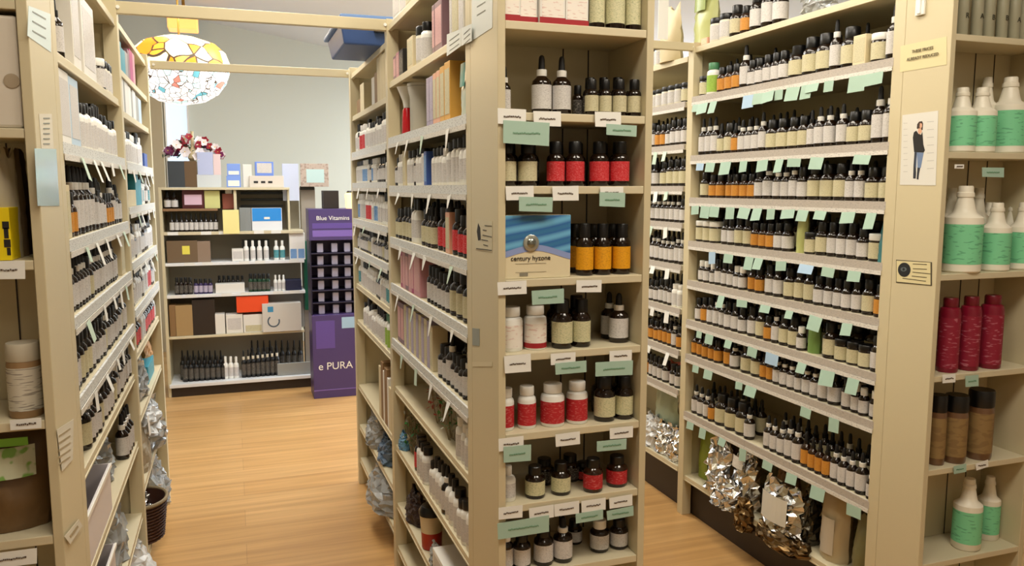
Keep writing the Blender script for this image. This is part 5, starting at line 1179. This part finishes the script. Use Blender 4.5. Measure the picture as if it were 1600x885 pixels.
# ------------------------------------------------------------------ the room
def struct(name, m, boxes):
    b = MB()
    for q in boxes: b.box(*q, m)
    o = b.build(name); o['kind'] = 'structure'; return o
def floor_mat():
    m = mat('maple_laminate', 'c89a5c', .33, spec=.45); nt = m.node_tree; bs = nt.nodes['Principled BSDF']
    tc = nt.nodes.new('ShaderNodeTexCoord'); br = nt.nodes.new('ShaderNodeTexBrick')
    br.inputs['Scale'].default_value = 1; br.inputs['Brick Width'].default_value = 1.3; br.inputs['Row Height'].default_value = .19; br.inputs['Mortar Size'].default_value = .0009
    br.inputs['Color1'].default_value = lin('cfa56e'); br.inputs['Color2'].default_value = lin('c69a62'); br.inputs['Mortar'].default_value = lin('a88354'); br.offset = .37
    mp = nt.nodes.new('ShaderNodeMapping'); mp.inputs['Scale'].default_value = (1.2, 26, 1); n = nt.nodes.new('ShaderNodeTexNoise'); n.inputs['Scale'].default_value = 1.0; n.inputs['Detail'].default_value = 6; n.inputs['Distortion'].default_value = .5
    r = nt.nodes.new('ShaderNodeValToRGB'); r.color_ramp.elements[0].color = (.72, .66, .58, 1); r.color_ramp.elements[1].color = (1.08, 1.05, 1.0, 1); r.color_ramp.elements[0].position = .32; r.color_ramp.elements[1].position = .68
    mx = nt.nodes.new('ShaderNodeMix'); mx.data_type = 'RGBA'; mx.blend_type = 'MULTIPLY'; mx.inputs['Factor'].default_value = .75
    nt.links.new(tc.outputs['Object'], br.inputs['Vector']); nt.links.new(tc.outputs['Object'], mp.inputs['Vector']); nt.links.new(mp.outputs['Vector'], n.inputs['Vector'])
    nt.links.new(n.outputs['Fac'], r.inputs['Fac']); nt.links.new(br.outputs['Color'], mx.inputs['A']); nt.links.new(r.outputs['Color'], mx.inputs['B']); nt.links.new(mx.outputs['Result'], bs.inputs['Base Color'])
    return m
WALLG = mat('wall_pale_green', 'd2d8d0', .8); WALLW = mat('wall_warm', 'd6cfc0', .8); CEIL = mat('ceiling_white', 'dfe3ea', .85)
X0, X1, Y0, Y1 = -3.0, 4.6, -2.2, 8.0
struct('floor', floor_mat(), [(X0-.1, X1+.1, Y0-.1, Y1+.1, -.1, 0)])
struct('wall_back', WALLG, [(X0-.1, X1+.1, Y1, Y1+.1, -.1, 3.8)])
struct('wall_left', WALLW, [(X0-.1, X0, Y0, Y1, -.1, 3.8)]); struct('wall_right', WALLW, [(X1, X1+.1, Y0, Y1, -.1, 3.8)]); struct('wall_rear', WALLW, [(X0-.1, X1+.1, Y0-.1, Y0, -.1, 3.8)])
def cz(x): return 2.975-.152*x
b = MB()
for za, zb in ((0, .08),): 
    b.v += [(X0-.1, Y0-.1, cz(X0-.1)), (X1+.1, Y0-.1, cz(X1+.1)), (X1+.1, Y1+.1, cz(X1+.1)), (X0-.1, Y1+.1, cz(X0-.1))]
    b.v += [(v[0], v[1], v[2]+.08) for v in b.v[:4]]; k = b.m(CEIL)
    for q in ((0, 3, 2, 1), (4, 5, 6, 7), (0, 1, 5, 4), (1, 2, 6, 5), (2, 3, 7, 6), (3, 0, 4, 7)): b.f.append(q); b.mi.append(k)
o = b.build('ceiling'); o['kind'] = 'structure'
# daylight window at the back, beside a cream column
b = MB(); b.box(-.535, -.36, Y1-.02, Y1-.002, 1.2, 2.44, mat('daylit_pane', 'c8dcf0', .4, emit=1.0)); o = b.build('window_1'); o['kind'] = 'structure'
f = MB(); f.box(-.55, -.535, Y1-.035, Y1-.002, 1.18, 2.46, WHITEM); f.box(-.36, -.345, Y1-.035, Y1-.002, 1.18, 2.46, WHITEM); f.box(-.55, -.345, Y1-.035, Y1-.002, 2.44, 2.46, WHITEM); f.build('window_frame', o)
struct('trim_1', mat('column_tan', 'b8aa8c', .7), [(-.80, -.56, Y1-.15, Y1-.002, 0, 2.3)])
# partition wall seen above the racks at the left
struct('wall_partition', mat('partition_grey', 'b4b6b8', .8), [(-1.1, -1.0, 3.2, 7.9, 0, 3.0)])

# ------------------------------------------------------------------ lamps
LT = mat('light_tube', 'fff6e6', .5, emit=5)
def troffer(x, y, w, l, watts, col, label):
    z = cz(x)-.06
    e = empty('ceiling_light', (x, y, z), 0, label, 'ceiling light')
    b = MB(); b.box(-w/2-.02, w/2+.02, -l/2-.02, l/2+.02, .005, .03, WHITEM); b.build('housing', e)
    b = MB(); b.box(-w/2, w/2, -l/2, l/2, 0, .005, LT); b.build('diffuser', e)
    li = bpy.data.lights.new('ceiling_area_light', 'AREA'); li.shape = 'RECTANGLE'; li.size = w; li.size_y = l; li.energy = watts; li.color = col
    lo = bpy.data.objects.new('ceiling_area_light', li); COL.objects.link(lo); lo.location = (x, y, z-.01)
WARM = (1, .91, .76); COOL = (.86, .94, 1)
troffer(.12, .80, .6, .5, 15, WARM, 'ceiling light in front of the near end of the aisle')
troffer(1.30, .75, .8, .5, 20, WARM, 'ceiling light in front of the red-bottle display')
troffer(.12, 2.3, .4, 1.2, 18, WARM, 'ceiling light above the aisle before the blue tote')
troffer(1.42, 2.2, .35, 1.2, 11, WARM, 'ceiling light above the gap between middle and dropper bottle racks')
troffer(.3, -1.2, .6, .6, 6, WARM, 'ceiling light behind the camera over the aisle')
troffer(.12, 4.1, .4, 1.0, 22, (1, .95, .86), 'ceiling light above the far end of the aisle')
troffer(1.42, 3.9, .4, 1.0, 12, (1, .95, .86), 'ceiling light beyond the gap in the racks')
troffer(.75, 4.95, .9, .4, 34, COOL, 'cool ceiling light before the aisle-end display')
troffer(2.6, 6.6, 1.2, .5, 50, COOL, 'cool ceiling light in the back corner beyond the racks')
# unseen window added in the right-hand wall to cool and brighten the back
o = struct('added_window', mat('added_pane_glow', 'd8e8ff', .4, emit=2.0), [(X1-.02, X1-.002, 5.2, 7.6, .9, 2.15)])
f = MB()
for ya, yb, za, zb in ((5.15, 5.2, .85, 2.2), (7.6, 7.65, .85, 2.2), (5.2, 7.6, .85, .9), (5.2, 7.6, 2.15, 2.2), (6.38, 6.42, .9, 2.15)): f.box(X1-.04, X1-.002, ya, yb, za, zb, WHITEM)
f.build('window_frame', o)
li = bpy.data.lights.new('fill_daylight', 'AREA'); li.shape = 'RECTANGLE'; li.size = 1.25; li.size_y = 2.4; li.energy = 130; li.color = (.82, .92, 1)  # added area light, throws the unseen window's cool light on wall and ceiling
lo = bpy.data.objects.new('fill_daylight', li); COL.objects.link(lo); lo.location = (X1-.06, 6.4, 1.52); lo.rotation_euler = (0, PI/2, 0)
w = bpy.data.worlds.new('world'); sc.world = w; w.use_nodes = True
w.node_tree.nodes['Background'].inputs['Color'].default_value = (.8, .85, 1, 1); w.node_tree.nodes['Background'].inputs['Strength'].default_value = .3
sc.view_settings.view_transform = 'Standard'; sc.view_settings.look = 'None'; sc.view_settings.gamma = 1; sc.view_settings.use_curve_mapping = False
sc.view_settings.exposure = -0.27
sc.cycles.max_bounces = 6; sc.cycles.diffuse_bounces = 3; sc.cycles.glossy_bounces = 3; sc.cycles.transmission_bounces = 4; sc.cycles.transparent_max_bounces = 6
sc.cycles.sample_clamp_indirect = 4; sc.cycles.caustics_reflective = False; sc.cycles.caustics_refractive = False
